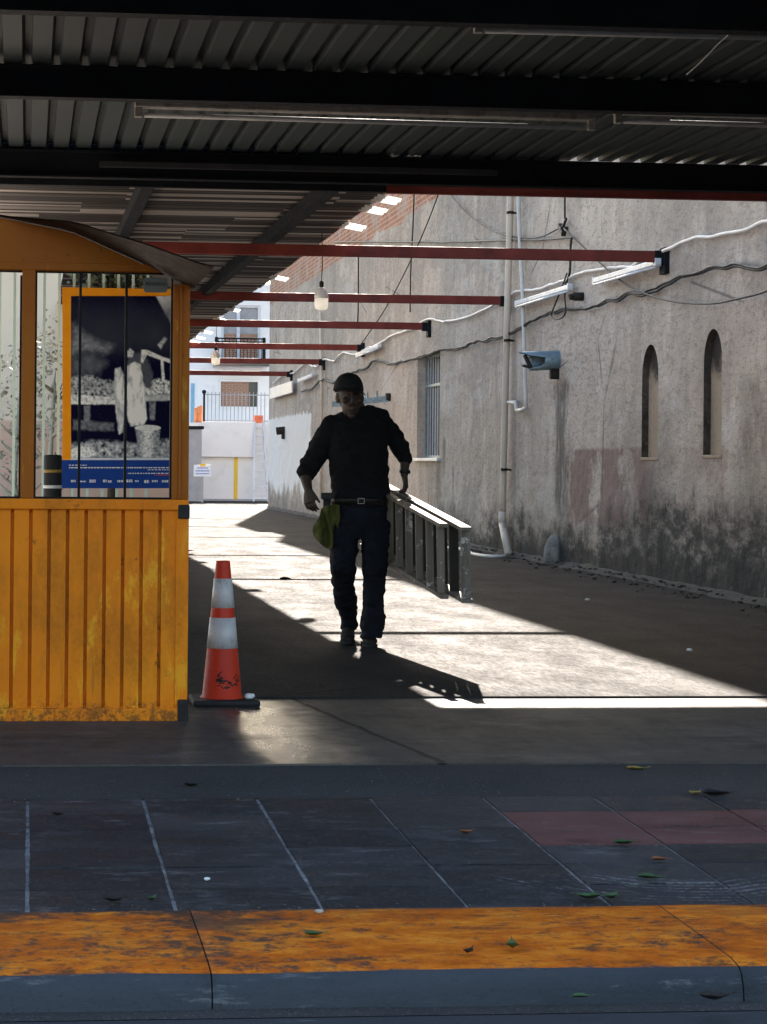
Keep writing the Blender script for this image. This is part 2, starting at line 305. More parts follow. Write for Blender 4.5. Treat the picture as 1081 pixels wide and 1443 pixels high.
def m_kerbface():
    n = NB('grey_kerb_stone')
    a = n.noise(3, 6, .65, (.3, 1, 1)); b = n.noise(16, 6, .75, (.18, 1, 1)); c = n.noise(60, 4, .8)
    base = n.ramp(a, [(.3, (.030, .036, .044)), (.7, (.058, .066, .075))])
    base = n.mix(n.sm(b, .56, .68, 0, .6), base, (.22, .23, .24))
    base = n.mix(n.sm(c, .55, .66, 0, .5), base, (.03, .032, .036))
    return n.done(base, .7, 0, n.bump(n.ma('ADD', b, c), .6, .012), .35)
M['kerb_face'] = m_kerbface()
def m_street():
    n = NB('street_asphalt')
    a = n.noise(1, 5, .6, (.4, 1, 1)); c = n.noise(70, 4, .8); b = n.noise(12, 6, .7, (.2, 1, 1))
    base = n.ramp(a, [(.3, (.028, .031, .036)), (.7, (.044, .047, .053))])
    base = n.mix(n.sm(b, .6, .72, 0, .5), base, (.17, .17, .175)); base = n.mix(n.sm(c, .56, .68, 0, .6), base, (.025, .026, .028))
    return n.done(base, .75, 0, n.bump(c, .5, .01), .35)
M['street'] = m_street()

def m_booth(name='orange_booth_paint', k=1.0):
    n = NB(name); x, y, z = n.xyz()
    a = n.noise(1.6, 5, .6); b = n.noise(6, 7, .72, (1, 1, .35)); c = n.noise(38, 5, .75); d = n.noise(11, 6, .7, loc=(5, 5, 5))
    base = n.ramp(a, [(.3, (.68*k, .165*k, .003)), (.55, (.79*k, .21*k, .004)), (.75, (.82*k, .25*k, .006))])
    base = n.mix(n.sm(b, .56, .72, 0, .45), base, (.36, .125, .012))
    base = n.mix(n.sm(n.noise(9, 5, .6, (1, 1, .25), loc=(2, 8, 0)), .62, .70, 0, .5), base, (.78, .40, .035))
    rustm = n.mul(n.sm(n.noise(7, 7, .8, loc=(0, 0, 6)), .60, .66), n.sm(c, .4, .55))
    base = n.mix(n.mul(rustm, .8), base, (.075, .034, .012))
    gr = n.mul(n.sm(n.noise(2.6, 6, .7, (1, 1, .45), loc=(8, 1, 3)), .47, .66), n.sm(c, .35, .6, .5, 1))
    base = n.mix(n.mul(gr, .55), base, (.27, .095, .006))
    lt = n.sm(n.noise(4.5, 6, .75, (1, 1, .4), loc=(3, 7, 7)), .58, .66); base = n.mix(n.mul(lt, .6), base, (.86, .40, .02))
    ch = n.mul(n.sm(n.noise(15, 7, .8, (1, 1, .7), loc=(1, 5, 2)), .60, .64), n.sm(n.noise(1.7, 4, .6, loc=(2, 2, 9)), .48, .6)); base = n.mix(n.mul(ch, .85), base, (.10, .042, .012))
    # chipped and rusted along the foot of the panel
    ft = n.ma('ADD', z, n.ma('MULTIPLY', n.ma('SUBTRACT', d, .5), .35))
    base = n.mix(n.mul(n.sm(ft, .11, .03), n.sm(c, .42, .56), .75), base, (.12, .05, .015))
    # thin scratches and drips
    sx = n.noise(30, 3, .6, (1, 1, .06)); base = n.mix(n.sm(sx, .64, .70, 0, .45), base, (.32, .115, .01))
    hs = n.noise(22, 4, .7, (.12, 1, 1), loc=(1, 1, 7)); base = n.mix(n.sm(hs, .68, .73, 0, .6), base, (.10, .045, .012))
    return n.done(base, n.sm(c, .3, .7, .5, .7), 0, n.bump(n.ma('ADD', n.mul(d, .6), n.ma('ADD', n.mul(c, .25), n.mul(rustm, -.5))), .30, .006), .18)
M['booth'] = m_booth()
M['booth_frame'] = m_booth('shaded_brown_frame_paint', .40)  # darker frame paint; overhang shade on the fascia is in this colour too

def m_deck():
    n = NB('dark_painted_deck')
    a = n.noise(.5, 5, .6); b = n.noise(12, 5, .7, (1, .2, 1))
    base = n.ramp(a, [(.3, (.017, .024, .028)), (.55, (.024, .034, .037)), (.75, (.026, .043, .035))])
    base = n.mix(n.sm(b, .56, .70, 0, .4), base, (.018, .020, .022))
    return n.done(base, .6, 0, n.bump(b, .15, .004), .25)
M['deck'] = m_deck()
def m_galv():
    n = NB('weathered_galvanised_sheet'); x, y, z = n.xyz()
    row = n.white(n.comb(n.ma('FLOOR', n.mul(y, 9.5)), n.ma('FLOOR', n.mul(n.ma('ADD', x, n.mul(n.ma('FLOOR', n.mul(y, .9)), .37)), .55)), 1.))
    a = n.noise(1.2, 5, .6, (.3, 1, 1))
    base = n.ramp(a, [(.3, (.42, .385, .36)), (.7, (.66, .61, .57))])
    base = n.mix(n.sm(row, .08, .42, .0, .95), base, (.040, .038, .038))  # bright and dark rows: streaks of reflected light put into the colour
    rs = n.mul(n.sm(n.noise(.9, 5, .65, (.35, 1, 1), loc=(3, 2, 0)), .56, .66), .6)
    base = n.mix(rs, base, (.16, .07, .045))
    return n.done(base, n.sm(row, 0, 1, .34, .55), .75, n.bump(n.noise(40, 3, .6), .1, .003), .5)
M['galv'] = m_galv()
n = NB('white_fibreglass'); M['fibreglass'] = n.done((.85, .84, .82), .4, 0, None, .4, Transmission_Weight=.0)
tr = n.new('ShaderNodeBsdfTranslucent'); tr.inputs[0].default_value = (.85, .84, .80, 1); mx = n.new('ShaderNodeMixShader'); mx.inputs[0].default_value = .6
n.t.links.new(n.p.outputs[0], mx.inputs[1]); n.t.links.new(tr.outputs[0], mx.inputs[2]); n.t.links.new(mx.outputs[0], n.o.inputs[0])

def m_wood():
    n = NB('weathered_wood')
    a = n.noise(5, 6, .65, (3, .5, .5)); g = n.noise(26, 5, .7, (1, 1, .06)); s = n.noise(14, 4, .7, loc=(3, 3, 3))
    base = n.ramp(g, [(.3, (.10, .082, .066)), (.6, (.17, .145, .12)), (.8, (.24, .215, .19))])
    base = n.mix(n.sm(s, .58, .68, 0, .7), base, (.62, .59, .55)); base = n.mix(n.sm(a, .58, .7, 0, .6), base, (.10, .075, .055))
    return n.done(base, .75, 0, n.bump(n.ma('ADD', g, s), .4, .004), .3)
M['wood'] = m_wood()
def m_orange_cone():
    n = NB('orange_cone_plastic'); s = n.noise(24, 5, .7); d = n.noise(60, 4, .7)
    base = n.ramp(n.noise(5, 4, .6), [(.3, (.50, .034, .012)), (.7, (.62, .048, .017))])
    base = n.mix(n.sm(s, .60, .72, 0, .6), base, (.20, .035, .02))
    return n.done(base, n.sm(d, .3, .7, .42, .6), 0, n.bump(s, .1, .003), .25)
M['cone'] = m_orange_cone()
def m_collar():
    n = NB('scuffed_reflective_sheeting'); x, y, z = n.xyz()
    s = n.noise(13, 6, .75, (1, 1, .6)); c = n.vor(190)
    base = n.ramp(n.noise(7, 5, .65), [(.3, (.50, .48, .47)), (.7, (.70, .68, .67))])
    base = n.mix(n.sm(s, .52, .66, 0, .7), base, (.16, .15, .145))
    base = n.mix(n.sm(c, .14, .04, 0, .25), base, (.25, .25, .25))
    return n.done(base, .4, 0, n.bump(c, .1, .002), .5)
M['collar'] = m_collar()
def m_brickpane():
    n = NB('pane_with_brick_reflection'); x, y, z = n.xyz()  # brick reflection painted into the pane colour
    br = n.new('ShaderNodeTexBrick'); n.put(br.inputs['Vector'], n.comb(x, z, y)); br.inputs['Scale'].default_value = 1
    br.inputs['Brick Width'].default_value = .22; br.inputs['Row Height'].default_value = .075; br.inputs['Mortar Size'].default_value = .012
    n.put(br.inputs['Color1'], (.20, .085, .055)); n.put(br.inputs['Color2'], (.26, .11, .07)); n.put(br.inputs['Mortar'], (.34, .22, .16))
    return n.done(br.outputs['Color'], .25, 0, None, .5)
M['brick_pane'] = m_brickpane()
def m_print(name, c1, c2, sc_=9):
    n = NB(name); f = n.noise(sc_, 6, .7); g = n.noise(sc_*6, 3, .7)
    base = n.ramp(n.ma('ADD', n.mul(f, .75), n.mul(g, .25)), [(.36, c1), (.66, c2)])
    return n.done(base, .75, 0, None, .06)
M['pr_dark'] = m_print('print_night', (.007, .010, .022), (.026, .032, .060), 5)
M['pr_dim'] = m_print('print_dim', (.014, .018, .034), (.15, .16, .19), 16)
M['pr_mid'] = m_print('print_rubble', (.02, .023, .035), (.75, .75, .78), 30)
M['pr_grey'] = m_print('print_grey', (.14, .15, .17), (.55, .55, .58), 18)
M['pr_white'] = m_print('print_white', (.56, .56, .58), (.92, .92, .92), 16)
M['pr_orange'] = m_print('print_orange', (.86, .29, .010), (.92, .37, .02), 3)
M['pr_blue'] = m_print('print_blue', (.012, .050, .26), (.018, .065, .32), 3)
M['pr_ink'] = m_print('print_text', (.60, .64, .75), (.78, .80, .86), 6)
M['pr_red'] = m_print('print_red', (.5, .05, .06), (.6, .08, .09), 6)
M['reveal_shade'] = simple('shaded_reveal_plaster', (.085, .072, .062), .95, 0, .5, 9, bump=.6, bd=.02, dirt=(.2, .16, .12), dirt_amt=.6)  # niche jambs: shade inside the recess put into a dark plaster colour
def m_niche():
    n = NB('niche_board'); a = n.noise(2.5, 5, .65, (1, 1, .3)); c = n.noise(24, 5, .75)
    base = n.ramp(a, [(.3, (.30, .22, .155)), (.7, (.44, .34, .245))]); base = n.mix(n.sm(c, .55, .68, 0, .6), base, (.11, .085, .065)); x, y, z = n.xyz()
    so_ = n.ma('ADD', z, n.ma('MULTIPLY', n.ma('SUBTRACT', n.noise(4, 6, .7), .5), .7)); base = n.mix(n.sm(so_, 1.95, 2.2), base, (.05, .042, .036))
    return n.done(base, .85, 0, n.bump(c, .4, .008), .1)
M['niche'] = m_niche()

# ---------------------------------------------------------------- mesh helper
class MB:
    def __init__(s): s.v = []; s.f = []; s.mi = []; s.sm = []
    def add(s, vs, fs, mi=0, smooth=False):
        o = len(s.v); s.v += [Vector(q) for q in vs]
        for f in fs: s.f.append([o+i for i in f]); s.mi.append(mi); s.sm.append(smooth)
        return s
    def box(s, x0, x1, y0, y1, z0, z1, mi=0):
        return s.add([(x0, y0, z0), (x1, y0, z0), (x1, y1, z0), (x0, y1, z0), (x0, y0, z1), (x1, y0, z1), (x1, y1, z1), (x0, y1, z1)],
                     [(0, 3, 2, 1), (4, 5, 6, 7), (0, 1, 5, 4), (1, 2, 6, 5), (2, 3, 7, 6), (3, 0, 4, 7)], mi)
    def bar(s, a, b, w, h, up=(0, 0, 1), mi=0):
        a, b = Vector(a), Vector(b); t = (b-a).normalized(); sd = t.cross(Vector(up))
        if sd.length < 1e-4: sd = t.cross(Vector((1, 0, 0)))
        sd.normalize(); n = sd.cross(t)
        P = [p+sd*(i*w/2)+n*(j*h/2) for p in (a, b) for i, j in ((-1, -1), (1, -1), (1, 1), (-1, 1))]
        return s.add(P, [(3, 2, 1, 0), (4, 5, 6, 7), (0, 1, 5, 4), (1, 2, 6, 5), (2, 3, 7, 6), (3, 0, 4, 7)], mi)
    def loft(s, rings, mi=0, smooth=True, caps=True, closed=True):
        n = len(rings[0]); vs = [p for r in rings for p in r]; fs = []
        for i in range(len(rings)-1):
            for j in range(n if closed else n-1):
                k = (j+1) % n; fs.append((i*n+j, i*n+k, (i+1)*n+k, (i+1)*n+j))
        s.add(vs, fs, mi, smooth)
        if caps and closed:
            o = len(s.v)-len(vs)
            s.f.append([o+j for j in range(n)][::-1]); s.mi.append(mi); s.sm.append(False)
            s.f.append([o+(len(rings)-1)*n+j for j in range(n)]); s.mi.append(mi); s.sm.append(False)
        return s
    def tube(s, pts, r, n=8, mi=0, ref=(0, 0, 1), round_ends=False):
        pts = [Vector(p) for p in pts]; m = len(pts)
        rad = list(r) if isinstance(r, (list, tuple)) else [r]*m
        rad = [q if isinstance(q, tuple) else (q, q) for q in rad]
        if round_ends:
            t0 = (pts[0]-pts[1]).normalized(); t1 = (pts[-1]-pts[-2]).normalized(); a, b = rad[0], rad[-1]
            pre = [(pts[0]+t0*min(a)*k, (a[0]*q, a[1]*q)) for k, q in ((.98, .2), (.8, .6), (.45, .89))]
            post = [(pts[-1]+t1*min(b)*k, (b[0]*q, b[1]*q)) for k, q in ((.45, .89), (.8, .6), (.98, .2))]
            pts = [p for p, _ in pre]+pts+[p for p, _ in post]; rad = [q for _, q in pre]+rad+[q for _, q in post]; m = len(pts)
        rings = []; sd = None
        for i in range(m):
            t = (pts[min(i+1, m-1)]-pts[max(i-1, 0)]).normalized()
            if sd is None:
                sd = t.cross(Vector(ref))
                if sd.length < .05: sd = t.cross(Vector((0, 1, 0)))
            sd = (sd-t*sd.dot(t)).normalized(); b = sd.cross(t)
            rings.append([pts[i]+sd*(math.cos(2*math.pi*k/n)*rad[i][0])+b*(math.sin(2*math.pi*k/n)*rad[i][1]) for k in range(n)])
        return s.loft(rings, mi)
    def lathe(s, c, prof, n=24, mi=0):
        c = Vector(c)
        return s.loft([[c+Vector((r*math.cos(2*math.pi*k/n), r*math.sin(2*math.pi*k/n), z)) for k in range(n)] for r, z in prof], mi)
    def ell(s, c, r, n=16, m=10, mi=0, rot=None):
        c = Vector(c); rings = []
        for i in range(1, m):
            a = math.pi*i/m; ring = []
            for k in range(n):
                p = Vector((r[0]*math.sin(a)*math.cos(2*math.pi*k/n), r[1]*math.sin(a)*math.sin(2*math.pi*k/n), -r[2]*math.cos(a)))
                if rot: p = rot @ p
                ring.append(c+p)
            rings.append(ring)
        return s.loft(rings, mi)
    def prism(s, poly, d, mi=0):
        """closed polygon (list of points) pushed along vector d"""
        n = len(poly); P = [Vector(p) for p in poly]; d = Vector(d)
        return s.add(P+[p+d for p in P], [tuple(range(n))[::-1], tuple(range(n, 2*n))]+[(i, (i+1) % n, n+(i+1) % n, n+i) for i in range(n)], mi)

WL = {}
def finish(name, vs, fs, mats, mi=None, sm=None, parent=None, bevel=0, center=False, smooth_angle=None):
    me = bpy.data.meshes.new(name)
    off = WL[parent.name] if parent else Vector((0, 0, 0))
    if center:
        lo = Vector([min(v[i] for v in vs) for i in range(3)]); hi = Vector([max(v[i] for v in vs) for i in range(3)])
        off = Vector(((lo.x+hi.x)/2, (lo.y+hi.y)/2, lo.z))
    me.from_pydata([v-off for v in vs], [], fs)
    for m in mats: me.materials.append(m)
    if mi: me.polygons.foreach_set('material_index', mi)
    if sm: me.polygons.foreach_set('use_smooth', sm)
    bm = bmesh.new(); bm.from_mesh(me); bmesh.ops.recalc_face_normals(bm, faces=bm.faces)
    if bevel:
        es = [e for e in bm.edges if len(e.link_faces) == 2 and e.calc_face_angle(0) > .6]
        bmesh.ops.bevel(bm, geom=es, offset=bevel, segments=2, profile=.6, affect='EDGES', clamp_overlap=True)
    bm.to_mesh(me); bm.free(); me.update()
    o = bpy.data.objects.new(name, me); col.objects.link(o)
    if parent: o.parent = parent; WL[o.name] = off
    else: o.location = off; WL[o.name] = off.copy()
    return o
def obj(name, mb, m, parent=None, bevel=0, center=False):
    ms = m if isinstance(m, (list, tuple)) else [m]
    return finish(name, mb.v, mb.f, [M[q] if isinstance(q, str) else q for q in ms], mb.mi, mb.sm, parent, bevel, center)
def tag(o, label, cat, group=None, kind=None):
    if label: o['label'] = label
    if cat: o['category'] = cat
    if group: o['group'] = group
    if kind: o['kind'] = kind
    return o
def thing(name, loc, label, cat, group=None):
    o = bpy.data.objects.new(name, None); o.empty_display_size = .2; col.objects.link(o); o.location = loc; WL[o.name] = Vector(loc)
    return tag(o, label, cat, group)
def text_part(name, txt, size, origin, m, parent, xdir=Vector((1, 0, 0)), up=Vector((0, 0, 1)), depth=.001):
    cu = bpy.data.curves.new(name, 'FONT'); cu.body = txt; cu.size = size; cu.align_x = 'CENTER'; cu.align_y = 'CENTER'; cu.extrude = depth
    to = bpy.data.objects.new(name, cu); col.objects.link(to); bpy.context.view_layer.update()
    me = bpy.data.meshes.new_from_object(to.evaluated_get(bpy.context.evaluated_depsgraph_get()))
    nz = xdir.cross(up); vs = [Vector(origin)+xdir*v.co.x+up*v.co.y+nz*v.co.z for v in me.vertices]; fs = [list(p.vertices) for p in me.polygons]
    bpy.data.objects.remove(to); bpy.data.curves.remove(cu)
    return finish(name, vs, fs, [M[m]], parent=parent)

# ================================================================ SETTING
def sheet(name, pts, m, **k):
    mb = MB(); mb.add(pts, [tuple(range(len(pts)))]); o = obj(name, mb, m); o['kind'] = 'structure'; return o
def solid(name, mb, m, bevel=0):
    o = obj(name, mb, m, None, bevel); o['kind'] = 'structure'; return o
TH, AP, PV0, KB, KF = 10.53, 8.235, 7.51, 5.785, 5.075
mb = MB(); mb.add([(-90, TH, 0), (90, TH, 0), (90, 300, 0), (-90, 300, 0), (-90, TH+.02, -.3), (90, TH+.02, -.3)], [(0, 1, 2, 3)]); 
mb.add([(-90, TH, 0), (90, TH, 0), (90, TH, -.06), (-90, TH, -.06)], [(3, 2, 1, 0)])
solid('ground', mb, 'ground')
# apron: gently uneven slab, 2 cm below the alley
mb = MB(); nx, ny = 120, 40; vs = []
for j in range(ny+1):
    for i in range(nx+1):
        x = -14+28*i/nx; y = AP+(TH+.03-AP)*j/ny
        vs.append((x, y, -.011+.004*mn.noise((x*.7, y*.9, 0))))
mb.add(vs, [(j*(nx+1)+i, j*(nx+1)+i+1, (j+1)*(nx+1)+i+1, (j+1)*(nx+1)+i) for j in range(ny) for i in range(nx)], 0, True)
fr = [vs[i] for i in range(nx+1)]; mb.add(fr+[(a_, b_, -.06) for a_, b_, c_ in fr], [(i, i+1, nx+2+i, nx+1+i) for i in range(nx)])
solid('driveway_apron', mb, 'apron')
sheet('asphalt_strip', [(-60, PV0-.01, -.028), (60, PV0-.01, -.028), (60, AP+.02, -.0165), (-60, AP+.02, -.0165)], 'strip')
zp = lambda y: -.062+(y-KB)/(PV0-KB)*.037
sheet('paving_bed', [(-60, KB-.01, -.0690), (60, KB-.01, -.0690), (60, PV0+.005, -.0320), (-60, PV0+.005, -.0320)], 'mortar')
sheet('strip_bed', [(-60, PV0+.0052, -.0322), (60, PV0+.0052, -.0322), (60, AP+.4, -.0330), (-60, AP+.4, -.0330)], 'strip')
mb = MB(); random.seed(12)
for i in range(-30, 40):
    xa, xb = .012+.405*i, .012+.405*(i+1); ys_ = [KB]; y = KB
    while y < PV0-.2:
        y += random.choice([.285, .285, .285, .57]) if not (3 < i < 8) else .2875
        ys_.append(min(y, PV0))
    if ys_[-1] < PV0-.001: ys_[-1] = PV0
    for ya, yb in zip(ys_[:-1], ys_[1:]):
        gx_, gy_ = random.uniform(.0045, .0075), random.uniform(.0030, .0068); dz_ = max(-.0015, min(.0015, random.gauss(0, .0008))); tl, tw = random.uniform(-.0012, .0012), random.uniform(-.0010, .0010)
        nx_, ny_ = 6, 4; red = 4 <= i <= 6 and ya > 6.55 and yb < 7.25; pts = []
        for j in range(ny_+1):
            for k in range(nx_+1):
                fx_, fy_ = k/nx_, j/ny_; ex_ = .004*mn.noise((xa*3+fx_*2, ya*3+fy_*2, 7)) if 0 < j < ny_ else 0
                x = xa+gx_+(xb-xa-2*gx_)*fx_+(ex_ if k in (0, nx_) else 0); y = ya+gy_+(yb-ya-2*gy_)*fy_+(.003*mn.noise((x*9, ya, 3)) if j in (0, ny_) else 0)
                edge_ = -.0016 if k in (0, nx_) or j in (0, ny_) else 0
                pts.append(Vector((x, y, zp(y)+dz_+tl*(fx_-.5)+tw*(fy_-.5)+edge_+.0012*mn.noise((x*11, y*11, 2)))))
        mb.add(pts, [(j*(nx_+1)+k, j*(nx_+1)+k+1, (j+1)*(nx_+1)+k+1, (j+1)*(nx_+1)+k) for j in range(ny_) for k in range(nx_)], 1 if red else 0, True)
        rim = [pts[k] for k in range(nx_+1)]+[pts[j*(nx_+1)+nx_] for j in range(1, ny_+1)]+[pts[ny_*(nx_+1)+k] for k in range(nx_-1, -1, -1)]+[pts[j*(nx_+1)] for j in range(ny_-1, 0, -1)]
        q_ = len(rim); mb.add(rim+[p-Vector((0, 0, .012)) for p in rim], [(k, (k+1) % q_, q_+(k+1) % q_, q_+k) for k in range(q_)], 1 if red else 0)
solid('pavement', mb, ['paving', 'paving_red'])
tag(obj('grit', (lambda g_: [g_.ell((x_, y_, (zp(y_) if KB < y_ < PV0 else -.056 if y_ <= KB else -.020)+r_*.4), (r_, r_*random.uniform(.5, 1), r_*.5), 5, 4) for x_, y_, r_ in [(random.uniform(-.6, 3.6), random.choice([random.uniform(5.1, 8.2), random.gauss(5.81, .03), random.gauss(7.52, .05), random.uniform(7.5, 9.6)]), random.uniform(.0015, .0042)) for _ in range(380)]] and g_)(MB()), simple('grit_stone', (.13, .12, .11), .9, 0, .6, 30)), 'scattered grit and crumbs on the pavement and driveway', 'grit', None, 'stuff')
mb = MB()
xs = [-40, -7.6, -6.3, -5.0, -3.7, -2.4, -1.1, .452, 1.755, 3.05, 4.35, 5.65, 7, 40]
for i in range(len(xs)-1):
    a, b = xs[i]+.0018, xs[i+1]-.0018; n_ = max(2, int((b-a)/.06)) if abs(a) < 8 and abs(b) < 8 else 2
    prof = [(KB, -.0605), (KB-.02, -.057), (5.45, -.055), (5.16, -.060), (5.10, -.066), (5.076, -.082), (5.062, -.11), (5.05, -.18)]
    rings = []
    for k in range(n_+1):
        x = a+(b-a)*k/n_
        rings.append([Vector((x, y_+.006*mn.noise((x*2.3, q*.7, 1))*(q > 2), z_+.004*mn.noise((x*3, q*1.1, 5))*(q > 0))) for q, (y_, z_) in enumerate(prof)])
    m_ = len(prof); vs = [p for r in rings for p in r]
    for k in range(n_):
        for q in range(m_-1):
            pass
    o_ = len(mb.v); mb.v += vs
    for k in range(n_):
        for q in range(m_-1):
            mb.f.append([o_+k*m_+q, o_+(k+1)*m_+q, o_+(k+1)*m_+q+1, o_+k*m_+q+1]); mb.mi.append(0 if q < 4 else 1); mb.sm.append(True)
    for base in (0, n_*m_):
        mb.f.append([o_+base+q for q in range(m_)]); mb.mi.append(1); mb.sm.append(False)
solid('kerb', mb, ['kerb_top', 'kerb_face'])
sheet('kerb_bed', [(-40, 5.0, -.15), (40, 5.0, -.15), (40, KB+.01, -.0665), (-40, KB+.01, -.0665)], 'strip')
sheet('street', [(-120, -120, -.172), (120, -120, -.172), (120, 5.09, -.152), (-120, 5.09, -.152)], 'street')

# ================================================================ RIGHT WALL (building with rendered face)
WX = 6.25
def wp(u, v, x=WX): return at(u, v, X=x)
wall = thing('rendered_building', (WX, 20, 0), 'long grey rendered building wall along the right side, mouldy foot and bare brick top', 'building')
win = [(31.974, 1.271), (33.85, 1.271), (33.85, 2.90), (31.974, 2.90)]
def arch(y0, y1, zb, zt):
    r = (y1-y0)/2; ry = r*1.15; c = (y0+y1)/2
    return [(y0, zb), (y1, zb)]+[(c+r*math.cos(t), zt-ry+ry*math.sin(t)) for t in [math.pi*k/14 for k in range(15)]]
n1 = arch(20.70, 21.26, 1.253, 2.395); n2 = arch(18.75, 19.27, 1.272, 2.43)
outer = [(8.6, -.3), (55.0, -.3), (55.0, 8.3), (51.0, 8.3), (51.0, 7.55), (47.8, 7.4), (47.8, 8.9), (8.6, 8.9)]
bm = bmesh.new()
def loop(pts, x):
    vs = [bm.verts.new((x, y, z)) for y, z in pts]
    return vs, [bm.edges.new((vs[i], vs[(i+1) % len(vs)])) for i in range(len(vs))]
edges = []; loops = []
for p in (outer, win, n1, n2):
    vs, es = loop(p, WX); edges += es; loops.append((vs, es))
bmesh.ops.triangle_fill(bm, use_beauty=True, edges=edges)
for (vs, es), depth in zip(loops[1:], (.30, .085, .085)):       # reveals
    back = [bm.verts.new((WX+depth, v.co.y, v.co.z)) for v in vs]
    for i in range(len(vs)):
        f_ = bm.faces.new((vs[i], vs[(i+1) % len(vs)], back[(i+1) % len(vs)], back[i])); f_.material_index = 0 if depth > .29 else 1
ov = loops[0][0]; back = [bm.verts.new((WX+3.2, v.co.y, v.co.z)) for v in ov]
for i in range(len(ov)): bm.faces.new((ov[i], ov[(i+1) % len(ov)], back[(i+1) % len(ov)], back[i]))
bmesh.ops.recalc_face_normals(bm, faces=bm.faces)
me = bpy.data.meshes.new('wall')
off = WL[wall.name]; bmesh.ops.translate(bm, vec=Vector((0, 0, 0)), verts=bm.verts)
bm.to_mesh(me); bm.free(); me.materials.append(M['wall']); me.materials.append(M['reveal_shade'])
wo = bpy.data.objects.new('wall', me); col.objects.link(wo); wo.parent = wall; wo.location = -off; WL[wo.name] = Vector((0, 0, 0))
# barred window
wf = MB(); fx = WX+.13
for z in (1.29, 2.42, 2.88): wf.box(fx, fx+.05, 31.99, 33.83, z-.02, z+.02)
for y in (32.0, 33.82): wf.box(fx-.001, fx+.051, y-.02, y+.02, 1.28, 2.89)
wo_ = obj('window', wf, 'sky_blue_metal', wall)
gl = MB(); gl.box(WX+.22, WX+.235, 31.98, 33.84, 1.28, 2.89); obj('pane', gl, 'glass_dark', wo_)
br_ = MB()
for k in range(9):
    y = 32.12+k*.2; br_.bar((fx+.025, y, 1.30), (fx+.025, y, 2.87), .016, .016)
obj('window_bars', br_, 'white_metal', wo_)
sl = MB(); sl.box(WX-.06, WX+.10, 31.85, 34.0, 1.215, 1.268); obj('window_sill', sl, 'white_metal', wall, .012)['label'] = 'pale worn sill under barred window'
for (nn, y0, y1, zb, zt) in ((n1, 20.70, 21.26, 1.253, 2.395), (n2, 18.75, 19.27, 1.272, 2.43)):
    p = MB(); p.prism([(WX+.070, y, z) for y, z in nn], (.03, 0, 0)); nb = obj('niche_board', p, 'niche', wall)
    p = MB(); p.box(WX+.045, WX+.069, y0+.055, y0+.10, zb+.01, zt-.25); obj('shadow_gap_strip', p, 'dark_frame', nb)  # dark strip put in for the shadowed gap at the near jamb
    p = MB(); p.box(WX-.010, WX+.065, y0-.02, y1+.02, zb-.03, zb+.004); obj('niche_sill', p, 'niche', wall, .01)

M['bounce_sheet'] = simple('pale_pink_bounce', (.72, .62, .53), .85, 0, .10, 2, bump=.2)
sheet('bounce_sheet', [(-14, 11.3, .005), (-.55, 11.3, .005), (-.55, 30.98, .005), (-14, 30.98, .005)], 'bounce_sheet')  # added pale sheet, out of view; bounces sun onto poster and cream wall
# rubble along the foot of the wall (uncountable)
mb = MB(); random.seed(3)
prev = None; nseg = 220; vs = []
for i in range(nseg+1):
    y = 9+46*i/nseg
    w = .10+.10*mn.noise((y*.9, 0, 0))+.06*mn.noise((y*4, 3, 0)); w = max(.04, w); h_ = .05+.035*mn.noise((y*1.7, 9, 0))
    vs += [(WX-w, y, .001), (WX-w*.55, y, h_*.55+.012*mn.noise((y*7, 1, 1))), (WX-w*.2, y, h_+.015*mn.noise((y*6, 5, 1))), (WX+.02, y, h_*1.25)]
mb.add(vs, [(i*4+j, i*4+j+1, (i+1)*4+j+1, (i+1)*4+j) for i in range(nseg) for j in range(3)])
for k in range(420):
    y = random.uniform(14, 40); x = WX-abs(random.gauss(0, .22))-.04; s_ = random.uniform(.006, .026)
    mb.ell((x, y, s_*.4+(.03 if WX-x < .15 else 0)), (s_, s_*random.uniform(.6, 1.3), s_*.6), 6, 4)
tag(obj('rubble', mb, simple('rubble_dust', (.075, .068, .060), .9, 0, .4, 25, bump=.8, bd=.02)), 'crumbled plaster and grit along the foot of the right wall', 'rubble', None, 'stuff')

# ================================================================ things fixed to the wall
def poly(px, x): return [at(u, v, X=x) for u, v in px]
def dense(pts, k=5, jit=0.0, seed=0):
    """Catmull-Rom through the points"""
    P = [Vector(p) for p in pts]; out = []
    for i in range(len(P)-1):
        p0, p1, p2, p3 = P[max(i-1, 0)], P[i], P[i+1], P[min(i+2, len(P)-1)]
        for q in range(k):
            t = q/k; out.append(.5*((2*p1)+(p2-p0)*t+(2*p0-5*p1+4*p2-p3)*t*t+(3*p1-p0-3*p2+p3)*t**3))
    out.append(P[-1])
    if jit: out = [p+Vector((0, mn.noise((p.y*2, seed, 0))*jit, mn.noise((p.y*2.3, seed+5, 0))*jit)) for p in out]
    return out
def cable(px, x, r, name, m, label, cat, jit=.02, seed=0, group=None, twin=False):
    mb = MB(); P = dense(poly(px, x), 6, jit, seed); mb.tube(P, r, 6)
    if twin: mb.tube([p+Vector((-.012, 0, .03*mn.noise((p.y*.8, 4, 4))+.015)) for p in P], r*.8, 6)
    return tag(obj(name, mb, m, None, 0, True), label, cat, group)
PX = WX-.09
t = thing('drain_pipe', at(717, 785, X=PX), 'thick cream drainpipe running down the grey wall to a bent foot', 'pipe')
a, b, c_ = at(721, 150, X=PX), at(708, 736, X=PX), at(717, 785, X=PX-.02); c_.z = .01
k1 = at(709, 690, X=PX)
mb = MB(); mb.tube([a, at(719, 300, X=PX), at(714, 480, X=PX), k1, b], .044, 12); obj('pipe', mb, 'cream_pvc', t)
mb = MB(); mb.tube([b+Vector((0, 0, -.01)), c_], .05, 12); obj('pipe_foot', mb, 'cream_pvc', t)
